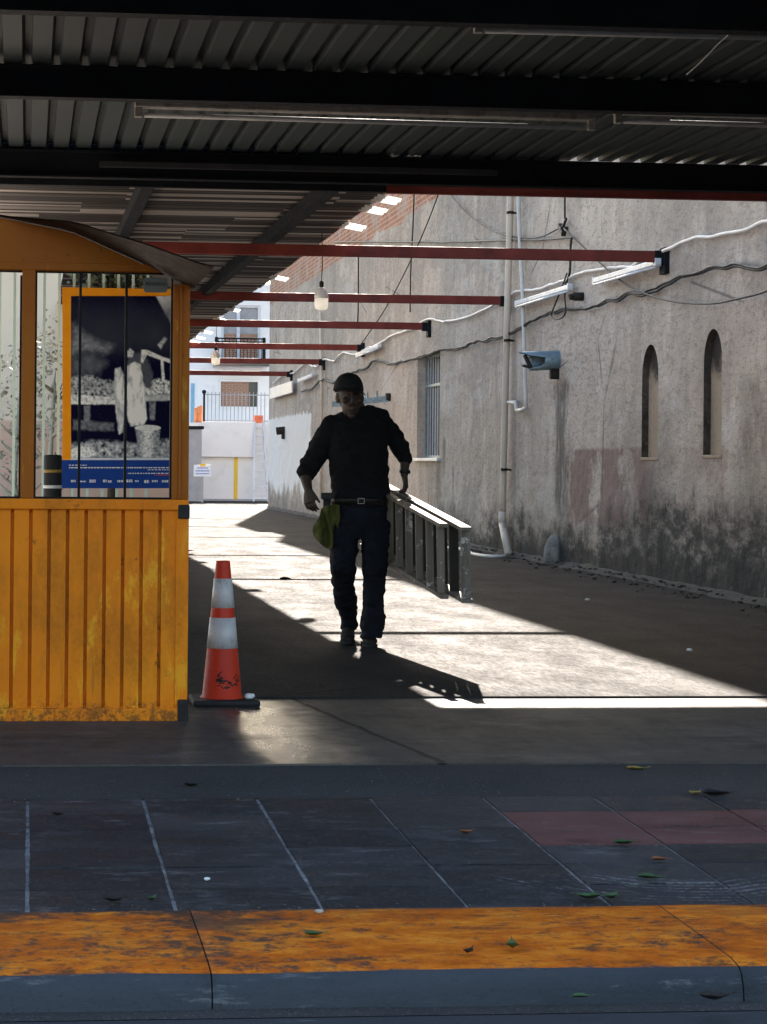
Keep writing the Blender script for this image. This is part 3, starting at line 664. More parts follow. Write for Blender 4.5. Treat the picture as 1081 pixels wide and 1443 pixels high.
mb = MB(); mb.tube([b+Vector((0, 0, .14)), b+Vector((0, 0, -.05))], .052, 12); obj('joint_sleeve', mb, 'cream_pvc', t)
for v in (300, 480, 662): 
    q = at(720-(v-270)*.0235, v, X=PX); mb = MB(); mb.tube([q+Vector((0, 0, .02)), q-Vector((0, 0, .012))], .048, 12); mb.box(q.x+.03, WX+.01, q.y-.012, q.y+.012, q.z-.012, q.z+.012); obj('pipe_clip', mb, 'rust_black', t)
mb = MB(); mb.tube(poly([(730, 150), (731, 300), (737, 420), (741, 560), (742, 574)], PX+.02)+poly([(735, 578), (728, 578)], PX+.02)+poly([(727, 567), (716, 567)], PX+.02), .026, 8)
tag(obj('conduit', mb, 'white_cable', None, 0, True), 'thin white pipe beside the thick drainpipe, with a stepped bend at its lower end', 'pipe')
mb = MB(); P = [at(u, v, Z=.02) for u, v in [(630, 772), (650, 774), (660, 777), (668, 781), (690, 784), (712, 784)]]; mb.tube(dense(P, 5), .022, 8)
tag(obj('hose', mb, 'white_cable', None, 0, True), 'white hose lying on the ground at the foot of the drainpipe', 'hose')
mb = MB(); mb.tube(poly([(452, 440), (453, 545), (453, 640), (452, 700)], WX-.05), .03, 8)
tag(obj('conduit', mb, 'cream_pvc', None, 0, True), 'thin cream pipe far down the wall just left of the man', 'pipe')

def wall_light(p0, p1, label):
    """fluorescent batten on the wall between two photo points"""
    a, b = at(*p0, X=WX-.10), at(*p1, X=WX-.10)
    t = thing('wall_light', a, label, 'light fitting', 'fluorescent lights along the right wall')
    mb = MB(); mb.bar(a, b, .06, .055); obj('fitting_body', mb, 'white_metal', t, .008)
    d = (b-a).normalized(); mb = MB(); mb.tube([a+d*.05+Vector((-.02, 0, -.045)), b-d*.05+Vector((-.02, 0, -.045))], .015, 8); obj('tube', mb, 'tube_glass', t)
    for p, s_ in ((a, 1), (b, -1)):
        mb = MB(); q = p+d*s_*.03; mb.bar(q-d*.02, q+d*.02, .065, .08); obj('end_cap', mb, 'white_metal', t, .006)
wall_light((838, 396), (928, 369), 'white fluorescent wall light nearest the end of the longest red beam')
wall_light((728, 428), (804, 404), 'white fluorescent light on the wall just right of the drainpipe')
wall_light((503, 500), (535, 487), 'short looking white fluorescent light on the wall above the man\'s shoulder')
wall_light((421, 536), (441, 528), 'small distant white fluorescent light left of the man\'s cap, above the whitewashed patch')
# white signboard far along the wall
t = thing('wall_board', at(396, 556, X=WX-.1), 'battered white board fixed high at the far end of the right wall', 'board')
a = at(381, 555, X=WX-.12); b = at(412, 545, X=WX-.12)
mb = MB(); mb.bar(a, b, .04, .28); obj('panel', mb, 'white_metal', t, .01)
mb = MB(); 
for f_ in (.2, .8):
    p = a.lerp(b, f_); mb.box(p.x, WX+.01, p.y-.03, p.y+.03, p.z-.03, p.z+.03)
obj('bracket', mb, 'rust_black', t)
# rain spout
q = at(787, 507, X=WX)
t = thing('rain_spout', q, 'broken blue-grey rain spout sticking out of the wall above a black streak', 'spout')
mb = MB(); rad = .115; ring = []
n_ = 20; outr = []
for k in range(n_):
    an = 2*math.pi*k/n_; ln_ = .34+.09*mn.noise((math.cos(an)*2.2, math.sin(an)*2.2, 3))+(.10 if math.sin(an) > .6 else 0)-(.14 if abs(math.sin(an)+.1) < .5 and math.cos(an) < 0 else 0)
    outr.append((an, ln_))
R_ = lambda s_, x: [Vector((q.x-(l*x if x > 0 else x), q.y+rad*s_*math.cos(an), q.z+rad*s_*math.sin(an)-.06*(l*x if x > 0 else 0))) for an, l in outr]
mb.loft([[Vector((q.x+.05, p.y, p.z)) for p in R_(1, 0)], R_(1, .5), R_(1, 1), R_(.93, 1), R_(.93, .5), [Vector((q.x+.05, p.y, p.z)) for p in R_(.93, 0)]], caps=False)
obj('spout_pipe', mb, 'sky_blue_metal', t)
mb = MB(); mb.lathe((0, 0, 0), [(.09, 0)], 8) if False else mb.box(q.x-.10, q.x+.03, q.y-.05, q.y+.05, q.z-.23, q.z-.105); obj('support_block', mb, 'rust_black', t, .02)
mb = MB(); mb.bar((q.x-.34, q.y-.03, q.z-.10), (q.x-.40, q.y+.02, q.z+.05), .05, .03); mb.bar((q.x-.30, q.y, q.z-.11), (q.x-.43, q.y, q.z-.07), .10, .02); obj('torn_edge', mb, 'rust_black', t)
# dark spout in the whitewashed patch
q = at(401, 606, X=WX)
mb = MB(); mb.tube([q+Vector((.05, 0, 0)), q+Vector((-.20, 0, -.03))], .10, 10); mb.box(q.x-.07, q.x+.05, q.y-.08, q.y+.08, q.z-.22, q.z-.06)
tag(obj('rain_spout', mb, 'rust_black', None, .01, True), 'small dark rain spout on the whitewashed patch far down the wall', 'spout')
# stub
q = at(822, 418, X=WX); mb = MB(); mb.tube([q+Vector((.03, 0, 0)), q+Vector((-.12, 0, .0))], .05, 10); mb.tube([q+Vector((-.12, 0, 0)), q+Vector((-.16, 0, -.01))], .035, 10)
tag(obj('pipe_stub', mb, 'rust_black', None, 0, True), 'short black pipe stub in the wall between the two nearest wall lights', 'pipe stub')
# blue rail bracket behind the man's shoulder
t = thing('clothes_rail', at(546, 562, X=WX), 'pale blue metal rail bracket on the wall behind the man\'s shoulder', 'rail')
a = at(547, 562, X=WX-.04); b = a+Vector((-.95, .2, -.10))
mb = MB(); mb.bar(a, b, .08, .10); obj('rail', mb, 'sky_blue_metal', t)
for k in range(5):
    p = a.lerp(b, .2+.17*k); mb = MB(); mb.bar(p, p+Vector((0, 0, .16)), .03, .03); obj('peg', mb, 'sky_blue_metal', t)
mb = MB(); mb.tube([a+Vector((.05, 0, .03)), a+Vector((-.04, 0, .03))], .07, 8); obj('wall_plate', mb, 'rust_black', t)
# guard stone
q = at(771, 786, X=WX-.12); q.z = 0
mb = MB(); rings = []
for z, r1 in ((-.05, .125), (.1, .13), (.2, .125), (.29, .10), (.335, .06), (.35, .02)):
    rings.append([Vector((WX-.02+min(0.02, r1*1.0*math.cos(2*math.pi*k/18)*(1+.10*mn.noise((k*.7, z*5, 0)))), q.y+r1*1.25*math.sin(2*math.pi*k/18)*(1+.08*mn.noise((k*.9, z*6, 2))), z)) for k in range(18)])
mb.loft(rings)
tag(obj('guard_stone', mb, simple('pale_stone', (.21, .195, .18), .9, 0, .4, 9, bump=.6, bd=.015, dirt=(.07, .065, .06), dirt_amt=.8), None, 0, True), 'rounded grey guard stone leaning at the foot of the wall right of the drainpipe', 'stone')

# cables
cable([(1300, 246), (1200, 268), (1100, 306), (1081, 313), (1040, 326), (1000, 333), (968, 339), (945, 350), (915, 362), (885, 375), (850, 379), (815, 386), (790, 397), (760, 407), (733, 410), (710, 420), (692, 432), (660, 446), (630, 453), (603, 450), (580, 463), (553, 473), (535, 484), (515, 492), (500, 500), (483, 497), (470, 509), (457, 506), (445, 517), (430, 512), (415, 525), (400, 528), (385, 540)], WX-.05, .019, 'power_cable', 'white_cable', 'white cable sagging along the right wall from beam end to beam end', 'cable', .03, 1)
cable([(1300, 345), (1200, 372), (1100, 373), (1081, 376), (1050, 380), (1030, 374), (1000, 381), (960, 392), (920, 411), (885, 417), (850, 429), (815, 436), (790, 438), (770, 444), (745, 456), (715, 473), (690, 480), (665, 484), (645, 493), (620, 494), (600, 502), (575, 508), (550, 514), (530, 508), (515, 520), (490, 527), (470, 540), (455, 535), (440, 548), (425, 552)], WX-.06, .016, 'cable_bundle', 'black_cable', 'bundle of dark cables drooping along the right wall below the wall lights', 'cable', .04, 2, None, True)
cable([(627, 262), (650, 292), (685, 320), (725, 334), (760, 334), (785, 323), (793, 319)], WX-.06, .010, 'wire', 'black_cable', 'thin wire curving down from the canopy beam to the black clamp', 'wire', 0, 3)
cable([(470, 341), (540, 341), (640, 341), (700, 339), (760, 338), (803, 335), (805, 338), (804, 352), (803, 384), (797, 400)], WX-.06, .014, 'wire', 'black_cable', 'dark wire running level above the longest red beam and turning down at its right end', 'wire', .01, 4)
cable([(795, 322), (830, 355), (870, 392), (905, 412), (950, 425), (1000, 428), (1040, 421), (1081, 410), (1140, 384), (1220, 330), (1300, 262)], WX-.10, .010, 'wire', 'black_cable', 'thin wire sagging from the black junction across the dark cables to the right edge', 'wire', 0, 5)
cable([(622, 262), (600, 320), (570, 385), (540, 440), (505, 490)], WX-.08, .011, 'wire', 'black_cable', 'thin straight wire running slantwise down the wall left of the drainpipe', 'wire', 0, 6)
cable([(796, 240), (796, 312)], WX-.05, .012, 'wire', 'black_cable', 'short wire hanging straight down to the black junction', 'wire', 0, 7)
cable([(584, 262), (582, 320), (579, 380), (578, 440)], WX-.04, .012, 'wire', 'black_cable', 'upright wire on the wall beneath the brick edge', 'wire', .02, 8)
cable([(505, 352), (505, 420), (504, 460)], WX-.04, .014, 'wire', 'black_cable', 'upright dark wire on the wall right of the hanging bulb', 'wire', .02, 9)
cable([(799, 385), (790, 410), (782, 430), (777, 445), (786, 450), (797, 440), (796, 415), (800, 392)], WX-.10, .010, 'wire', 'black_cable', 'loose loop of wire dangling beside the wall light right of the drainpipe', 'wire', .01, 10)
q = at(793, 322, X=WX-.06); mb = MB(); mb.bar(q+Vector((0, .12, .05)), q+Vector((0, -.06, -.07)), .06, .06); mb.bar(q+Vector((0, .05, -.02)), q+Vector((0, -.16, .10)), .03, .03); mb.box(q.x-.03, WX, q.y-.03, q.y+.03, q.z-.02, q.z+.02)
tag(obj('junction_clamp', mb, 'black_cable', None, .006, True), 'black wire clamp on the wall where the thin wires meet', 'clamp')

# ================================================================ red beams across the alley
beamY = [20.45, 27.3, 32.8, 39.35, 44.6, 50.15]
labels = ['nearest and longest red steel beam across the alley, ending at a black wall bracket', 'second red steel beam, the one behind the hanging bulb', 'third red steel beam, ending just right of the barred window\'s top',
          'fourth red steel beam, ending above the man\'s head', 'fifth red steel beam, ending left above the man\'s cap', 'farthest and lowest looking red steel beam, in front of the white building']
ends_uv = [(940, 362), (718, 424), (606, 460), (513, 490), (458, 510), (412, 527)]
bt = []
for Y, lb, e in zip(beamY, labels, ends_uv):
    z = at(*e, X=WX).z
    t = thing('steel_beam', (WX, Y, z), lb, 'beam', 'red steel beams across the alley')
    w_ = .055; mb = MB(); mb.box(-.7 if Y < 21 else .42, WX-.02, Y-.03, Y+.03, z-w_, z+w_)
    obj('beam', mb, 'red_steel', t, .006)
    mb = MB(); mb.box(WX-.05, WX+.03, Y-.09, Y+.09, z-.17, z+.09); mb.box(WX-.13, WX-.04, Y-.036, Y+.036, z-.075, z+.06); obj('wall_bracket', mb, 'black_steel', t, .006)
    bt.append(z)

# ================================================================ carport roof on the left (corrugations across the alley)
t = thing('carport_roof', (1.2, 16.3, 3.3), 'corrugated metal carport roof over the left half of the alley', 'roof')
mb = MB(); vs = []; pitch = .12; amp = .019; x0, x1 = -.7, 3.0; Y0, Y1 = 16.06, 52.0
ny = int((Y1-Y0)/pitch*6); nxs = [x0, .3, 1.3, 2.3, x1]
def roofz(y, x): return 3.455+amp*math.sin(2*math.pi*y/pitch)+.010*mn.noise((x*.4, y*.45, 0))
for j in range(ny+1):
    y = Y0+(Y1-Y0)*j/ny; xe = x1+.05*mn.noise((math.floor(y/.86)*3.3, 0, 0))
    xl = -.7 if y < 21.2 else .42  # left edge cut back out of view to let sun onto the bounce sheet
    for q in range(5): x = xl+(xe-xl)*q/4; vs.append((x, y, roofz(y, x)))
m_ = len(nxs); mb.add(vs, [(j*m_+i, j*m_+i+1, (j+1)*m_+i+1, (j+1)*m_+i) for j in range(ny) for i in range(m_-1)], 0, True)
obj('roof_sheet', mb, 'galv', t)
for xa, xb in ((.93, .72), (2.40, 2.02)):
    mb = MB(); mb.bar((xa, 16.3, 3.375), (xb, 51, 3.375), .10, .12); obj('purlin', mb, 'black_steel', t)
for (u, v), w in [((404, 389), .30), ((524, 316), .34), ((349, 415), .3), ((327, 434), .3), ((314, 448), .45), ((304, 466), .3), ((296, 474), .3), ((290, 480), .3), ((286, 486), .3), ((545, 292), .3), ((560, 277), .3)]:
    p = at(u, v, Z=3.43); mb = MB(); vs = []
    for j in range(9):
        y = p.y-.22+.44*j/8
        for i in range(4): vs.append((2.88+.20*i/3+(p.x-3.0)*.3, y, 3.418-.012*i+.010*math.sin(j*1.9)))
    mb.add(vs, [(j*4+i, j*4+i+1, (j+1)*4+i+1, (j+1)*4+i) for j in range(8) for i in range(3)], 0, True)
    obj('fibreglass_strip', mb, 'fibreglass', t)

mb = MB(); mb.box(-.69, 2.75, 16.05, 16.058, 3.44, 3.60); obj('daylight_blocker', mb, 'black_steel', t)  # added strip, shuts out daylight between deck and carport roof
# ================================================================ front canopy
CANF = 8.0  # front edge, out of frame; reach set to trim sky light on booth
t = thing('front_canopy', (2, 12.5, 3.2), 'dark corrugated canopy on black steel beams over the alley entrance', 'canopy')
mb = MB(); pitch = .167; dz = .045; zb = 3.505; prof = []
x = -7.0; 
while x < WX+.0:
    prof += [(x, zb), (x+.105, zb), (x+.122, zb+dz), (x+.158, zb+dz)]; x += pitch
prof = [(min(a, WX-.01), b) for a, b in prof]
ys = [CANF, 10.2, 12.6, 16.042]; n_ = len(prof); vs = []
for y in ys: vs += [(a, y, b+.004*mn.noise((a*1.3, y, 0))) for a, b in prof]
mb.add(vs, [(j*n_+i, j*n_+i+1, (j+1)*n_+i+1, (j+1)*n_+i) for j in range(len(ys)-1) for i in range(n_-1)])
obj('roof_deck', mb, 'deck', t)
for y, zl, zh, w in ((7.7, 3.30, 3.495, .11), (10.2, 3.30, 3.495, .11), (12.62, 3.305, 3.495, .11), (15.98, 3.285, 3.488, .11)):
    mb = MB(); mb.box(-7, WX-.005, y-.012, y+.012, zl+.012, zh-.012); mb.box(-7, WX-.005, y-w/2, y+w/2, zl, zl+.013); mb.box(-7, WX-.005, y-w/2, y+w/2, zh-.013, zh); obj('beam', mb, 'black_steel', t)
mb = MB(); mb.box(2.76, 4.05, 16.05, 16.056, 3.49, 3.58); obj('daylight_gap_strip', mb, 'black_steel', t)  # added strip, hides bright gaps above the rear beam
mb = MB(); mb.box(.52, 3.53, 15.86, 15.92, 3.36, 3.40); obj('cable_duct', mb, 'fixture_dark', t)
mb = MB(); mb.box(2.72, WX-.005, 16.10, 16.16, 3.238, 3.33); obj('rear_channel', mb, 'red_steel', t)
mb = MB(); mb.box(-7, 2.715, 16.10, 16.16, 3.245, 3.33); obj('rear_channel', mb, 'black_steel', t)  # left length coloured black for the shade it lies in
def ceil_light(a, b, label, dull=True, body='fixture_grey', tube='dull_tube'):
    a, b = Vector(a), Vector(b); d = (b-a).normalized()
    t = thing('ceiling_light', a, label, 'light fitting', 'fluorescent lights under the front canopy')
    up = Vector((0, 0, 1)); sd = d.cross(up)
    mb = MB(); mb.bar(a+up*.05, b+up*.05, .10, .05); obj('fitting_body', mb, body, t, .006)
    mb = MB(); mb.tube([a+d*.06-sd*.0-up*.02, b-d*.06-up*.02], .016, 10); obj('tube', mb, tube, t)
    for p, s_ in ((a, 1), (b, -1)):
        mb = MB(); mb.bar(p+d*s_*.0+up*.015, p+d*s_*.045+up*.015, .05, .10); obj('lamp_holder', mb, body, t, .004)
    for f_ in (.12, .5, .88):
        mb = MB(); q = a.lerp(b, f_); mb.box(q.x-.01, q.x+.01, q.y-.01, q.y+.01, q.z+.07, 3.507); obj('hanger', mb, 'black_steel', t)
def cl(u0, v0, u1, v1, Y): return at(u0, v0, Y=Y), at(u1, v1, Y=Y)
ceil_light(*cl(668, 37, 1180, 50, 11.0), 'dusty fluorescent light under the canopy at the top right corner', tube='dull_tube')
ceil_light(*cl(190, 157, 838, 176, 13.3), 'long dusty fluorescent light under the canopy, spanning the middle of the photo')
ceil_light(*cl(866, 166, 1200, 175, 13.35), 'dusty fluorescent light under the canopy at the right edge, beside the long one')
mb = MB(); mb.tube(dense([at(968, 105, Y=11.6), at(990, 85, Y=11.3), at(1012, 62, Y=11.0), at(1028, 48, Y=10.7)], 4), .004, 6)
tag(obj('cord', mb, 'dull_tube', None, 0, True), 'thin pale cord slung under the canopy deck at top right', 'cord')

# hanging bulbs
def bulb(p, s_, label, zt):
    t = thing('hanging_bulb', p, label, 'light bulb', 'white bulbs hanging under the carport edge')
    x, y, z = p
    mb = MB(); mb.lathe(p, [(.004*s_, -.125*s_), (.045*s_, -.122*s_), (.062*s_, -.108*s_), (.068*s_, -.08*s_), (.068*s_, -.01*s_)], 20); obj('diffuser', mb, 'fibreglass', t)
    mb = MB(); mb.lathe(p, [(.070*s_, -.0095*s_), (.071*s_, .01*s_), (.062*s_, .05*s_), (.040*s_, .085*s_), (.022*s_, .10*s_)], 20); obj('bulb_body', mb, 'bulb_white', t)
    mb = MB(); mb.lathe(p, [(.021*s_, .10*s_), (.023*s_, .15*s_), (.010*s_, .165*s_)], 14); obj('socket', mb, 'rubber', t)
    mb = MB(); mb.tube([(x, y, z+.16*s_), (x+.01, y+.02, (z+zt)/2), (x, y, zt)], .005, 6); obj('flex', mb, 'black_cable', t)
bulb(at(453, 419, Y=20.8), 1.0, 'large white bulb hanging from the carport edge between the two nearest red beams', 3.44)
bulb(at(304, 503, Y=33.2), 1.0, 'small looking white bulb hanging far back in front of the balcony', 3.44)

# ================================================================ BOOTH
BY = 9.65
def bp(u, v, y=BY): return at(u, v, Y=y)
t = thing('ticket_booth', (-.45, BY, -.02), 'weathered orange metal booth with ribbed lower panel and barred windows', 'booth')
XL, XR = -1.62, .735; ZB = -.015
# ribbed front panel: flats with recessed grooves
mb = MB(); gu = [16.5+26*(k) for k in range(-20, 9)]; gx = [at(u, 860, Y=BY).x for u in gu if at(u, 860, Y=BY).x > XL+.05]
prof = [(XL, 0)]
for g in gx: prof += [(g-.0085, 0), (g-.0065, .028), (g+.0055, .028), (g+.0075, 0)]
prof += [(XR-.055, 0)]
zz = [.045, .06, .93, .945]
vs = []
for k, z in enumerate(zz):
    for a, d in prof: vs.append((a, BY+(d if 0 < k < 3 else 0)+.0025*mn.noise((a*3, z*2, 0)), z))
n_ = len(prof); mb.add(vs, [(j*n_+i, j*n_+i+1, (j+1)*n_+i+1, (j+1)*n_+i) for j in range(3) for i in range(n_-1)])
mb.box(XL, XR-.05, BY+.034, BY+.05, .0, .98)
panel = obj('ribbed_panel', mb, 'booth', t)
mb = MB(); mb.box(XL-.01, XR, BY-.014, BY+.04, ZB, .046); obj('bottom_rail', mb, 'booth', t, .006)
mb = MB(); mb.box(XL-.01, XR-.001, BY-.016, BY+.05, .944, .992); obj('sill_rail', mb, 'booth', t, .006)
# corner post below and window posts above
mb = MB(); mb.box(XR-.058, XR, BY-.010, BY+.05, .046, .944); mb.box(XR-.066, XR-.058, BY+.004, BY+.03, .05, .94); obj('corner_post', mb, 'booth', t, .006)
xp = lambda u: bp(u, 540).x
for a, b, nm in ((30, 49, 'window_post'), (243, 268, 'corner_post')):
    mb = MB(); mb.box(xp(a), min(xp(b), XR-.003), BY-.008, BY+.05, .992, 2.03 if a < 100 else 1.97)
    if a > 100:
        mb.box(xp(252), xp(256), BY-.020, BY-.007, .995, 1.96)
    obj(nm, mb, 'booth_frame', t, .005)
for k in range(1, 5):
    xx = xp(39)-k*.62
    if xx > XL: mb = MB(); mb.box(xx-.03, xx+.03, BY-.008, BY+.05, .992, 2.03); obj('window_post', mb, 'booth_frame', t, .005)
for u in (112.5, 177.5):
    mb = MB(); mb.box(xp(u)-.006, xp(u)+.006, BY+.012, BY+.03, .992, 2.025); obj('window_bar', mb, 'dark_frame', t)
mb = MB()      # thin dark beading round the panes
for a, b in ((-20, 30), (49, 243)):
    for z0_, z1_ in ((.992, 1.001), (2.014, 2.024)): mb.box(xp(a) if a > 0 else XL, xp(b), BY+.008, BY+.034, z0_, z1_)
    mb.box(xp(b)-.009, xp(b), BY+.007, BY+.035, 1.0, 2.0)
    if a > 0: mb.box(xp(a), xp(a)+.008, BY+.007, BY+.035, 1.0, 2.02)
obj('glazing_bead', mb, 'dark_frame', t)
# arched fascia
def roofline(x): 
    xs_ = [-1.62, -1.2, -.8, -.45, -.131, .189, .511, .735]; zs = [2.13, 2.21, 2.265, 2.28, 2.263, 2.205, 2.066, 1.955]
    for i in range(len(xs_)-1):
        if x <= xs_[i+1]: 
            f_ = (x-xs_[i])/(xs_[i+1]-xs_[i]); return zs[i]+(zs[i+1]-zs[i])*f_
    return zs[-1]
N = 40; top = [(XL+(XR-.0-XL)*k/N) for k in range(N+1)]
mb = MB(); pl_ = [(x, max(roofline(x)-.006, 2.0201)) for x in top if roofline(x) > 2.03]
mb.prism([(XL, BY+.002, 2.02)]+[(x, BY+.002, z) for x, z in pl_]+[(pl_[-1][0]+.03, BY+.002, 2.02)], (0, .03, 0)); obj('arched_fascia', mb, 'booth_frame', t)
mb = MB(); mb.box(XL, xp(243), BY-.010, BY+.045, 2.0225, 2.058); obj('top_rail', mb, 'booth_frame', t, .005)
# barrel roof sheet, with torn overhang at the right front corner
mb = MB(); vs = []; D = .34
for k in range(N+1):
    x = XL+(XR+.015-XL)*k/N; z = roofline(min(x, XR))
    g = max(0, (x-(-.1))/(XR+.1)); ov = .03+.85*g**1.1
    vs += [(x+(.012*g), BY-ov, z+.012*g), (x, BY-ov*.5, z+.004*mn.noise((x*3, 1, 1))), (x, BY+.02, z), (x, BY+D, z)]
mb.add(vs, [(k*4+i, k*4+i+1, (k+1)*4+i+1, (k+1)*4+i) for k in range(N) for i in range(3)], 0, True)
mb.add([v+Vector((0, 0, .006)) for v in mb.v], [tuple(f) for f in mb.f], 0, True)
obj('roof_sheet', mb, 'brown_sheet', t)
# narrow sides
for xs_ in (XL, XR-.03):
    mb = MB(); mb.box(xs_, xs_+.028, BY+.052, BY+D, ZB, .93); obj('side_wall', mb, 'booth', t)
    mb = MB(); mb.box(xs_, xs_+.028, BY+.052, BY+.10, .932, 1.94); obj('side_post', mb, 'booth_frame', t)
mb = MB(); mb.box(XL+.03, XR-.032, BY+D-.03, BY+D-.001, ZB, .93); obj('back_wall', mb, 'booth_frame', t)
mb = MB(); mb.box(XR-.05, XR+.003, BY-.022, BY+.012, .905, .97); obj('corner_plate', mb, 'rust_black', t, .008)
mb = MB(); mb.box(XR-.045, XR+.004, BY-.021, BY+.012, ZB-.004, .085); obj('corner_plate', mb, 'rust_black', t, .008)
# faint scratched lettering on the panel
for (u, v, tx, s_) in ((22, 737, 'AN', .042), (68, 748, 'LAC', .045), (118, 742, 'OR', .04), (15, 880, 'AL', .04)):
    p = bp(u, v); text_part('scratched_writing', tx, s_, (p.x, BY-.0025, p.z), m='scratch', parent=t) if 'scratch' in M else None
# little plaque hung in the window
p = bp(219, 402); s_ = .052
q = thing('window_plaque', (p.x, BY-.012, p.z-.035), 'small grey plaque with rounded corners hung in the top right of the booth window', 'sign')
mb = MB(); w_, h_ = .053, .033; rc = .010; pts = []
for cx_, cz_, a0 in ((w_-rc, h_-rc, 0), (-w_+rc, h_-rc, 90), (-w_+rc, -h_+rc, 180), (w_-rc, -h_+rc, 270)):
    pts += [(p.x+cx_+rc*math.cos(R(a0+30*k)), BY-.014, p.z+cz_+rc*math.sin(R(a0+30*k))) for k in range(4)]
mb.prism(pts, (0, .006, 0)); obj('plaque', mb, 'grey_plaque', q)
text_part('lettering', 'PENSADO', .021, (p.x, BY-.0150, p.z+.004), 'ink', q)

# ================================================================ traffic cone
cb = Vector((.957, 10.34, -.012))
t = thing('traffic_cone', cb, 'tall orange traffic cone with two scuffed white bands beside the orange booth', 'traffic cone')
sc_c = .695
rz = lambda z: .098+(.034-.098)*((z-.03)/(sc_c-.03))
def cseg(z0, z1, e=0): 
    return [(rz(z0)+e, z0), (rz((z0+z1)/2)+e, (z0+z1)/2), (rz(z1)+e, z1)]
mb = MB(); mb.lathe(cb, [(rz(.03)+.012, .028), (rz(.03)+.004, .036)]+cseg(.04, sc_c-.004)+[(.033, sc_c), (.026, sc_c), (.024, sc_c-.03)], 40); body = obj('cone_body', mb, 'cone', t)
for z0, z1 in ((.272, .420), (.468, .610)):
    mb = MB(); mb.lathe(cb, cseg(z0, z1, .0022), 40); obj('reflective_band', mb, 'collar', t)
mb = MB(); s_ = .163; mb.box(cb.x-s_+.01, cb.x+s_+.01, cb.y-s_, cb.y+s_, cb.z, cb.z+.030); obj('cone_base', mb, 'rubber', t, .012)
mb = MB(); random.seed(11)
for k in range(26):
    a0 = R(-90)+random.uniform(-.45, .75); z0 = .115+random.gauss(0, .014); l = random.uniform(.012, .035); sl_ = random.uniform(-.6, 1.0); w_ = random.uniform(.003, .007)
    pts = []
    for q_ in range(5):
        f_ = q_/4; an = a0+l*f_/.088; z = z0+l*f_*sl_+.004*math.sin(f_*5+k)
        pts.append((an, z))
    r_ = lambda z: rz(z)+.0014
    vs = [(cb.x+r_(z+d)*math.cos(an), cb.y+r_(z+d)*math.sin(an), cb.z+z+d) for an, z in pts for d in (-w_/2, w_/2)]
    mb.add(vs, [(2*i, 2*i+2, 2*i+3, 2*i+1) for i in range(4)])
obj('scrawl', mb, 'ink', t)
q = at(349, 987, Z=0); mb = MB(); mb.ell((q.x, q.y-.06, .025), (.022, .02, .018), 10, 6); mb.ell((q.x+.015, q.y-.06, .03), (.014, .014, .012), 8, 5)
tag(obj('paper_scrap', mb, 'white_chip', None, 0, True), 'crumpled white scrap on the corner of the cone\'s black base', 'litter')

# ================================================================ fence with poster behind the booth
FY = 17.5
t = thing('metal_fence', (.2, FY+.03, 0), 'pale green metal bar fence seen through the booth windows', 'fence')
sp = (at(42, 400, Y=FY).x-at(21, 400, Y=FY).x)
x = at(-63, 400, Y=FY+.04).x
while x < 1.02:
    mb = MB(); mb.bar((x, FY+.04, .0), (x, FY+.04, 2.95), .022, .022, (0, 1, 0)); obj('bar', mb, 'fence_green', t); x += sp
for z in (.25, 2.85): mb = MB(); mb.box(-.55, 1.05, FY+.06, FY+.10, z-.02, z+.02); obj('rail', mb, 'fence_green', t)
pt_ = thing('poster_board', (at(165, 690, Y=FY).x, FY, .94), 'large orange framed poster with a black and white workshop photograph, hung on the fence', 'poster')
def pp(u, v, k=0): p = at(u, v, Y=FY); return Vector((p.x, FY-.020-.0015*k, p.z))
UR = 258
mb = MB(); mb.prism([pp(88, 405), pp(UR, 408), pp(UR, 648), pp(88, 648)], (0, .02, 0)); obj('orange_frame', mb, 'pr_orange', pt_)
# the printed photograph: fine colour raster held in the print itself
U0, U1, V0, V1, NU, NV = 100., UR-8., 417.5, 646., 190, 290
def sstep(e0, e1, t): t = max(0., min(1., (t-e0)/(e1-e0))); return t*t*(3-2*t)
def fb(u, v, sc_, sd): q = Vector((u*sc_, v*sc_, sd)); return .5*mn.noise(q)+.28*mn.noise(q*2.1)+.16*mn.noise(q*4.3)+.1*mn.noise(q*8.9)
def inpoly(u, v, P):
    """signed distance to a polygon, positive inside"""
    d = 1e9; ins = False; n = len(P)
    for i in range(n):
        x1, y1 = P[i]; x2, y2 = P[(i+1) % n]; dx, dy = x2-x1, y2-y1; t = max(0, min(1, ((u-x1)*dx+(v-y1)*dy)/(dx*dx+dy*dy+1e-9)))
        d = min(d, math.hypot(u-x1-t*dx, v-y1-t*dy))
        if (y1 > v) != (y2 > v) and u < (x2-x1)*(v-y1)/(y2-y1+1e-9)+x1: ins = not ins
    return d if ins else -d
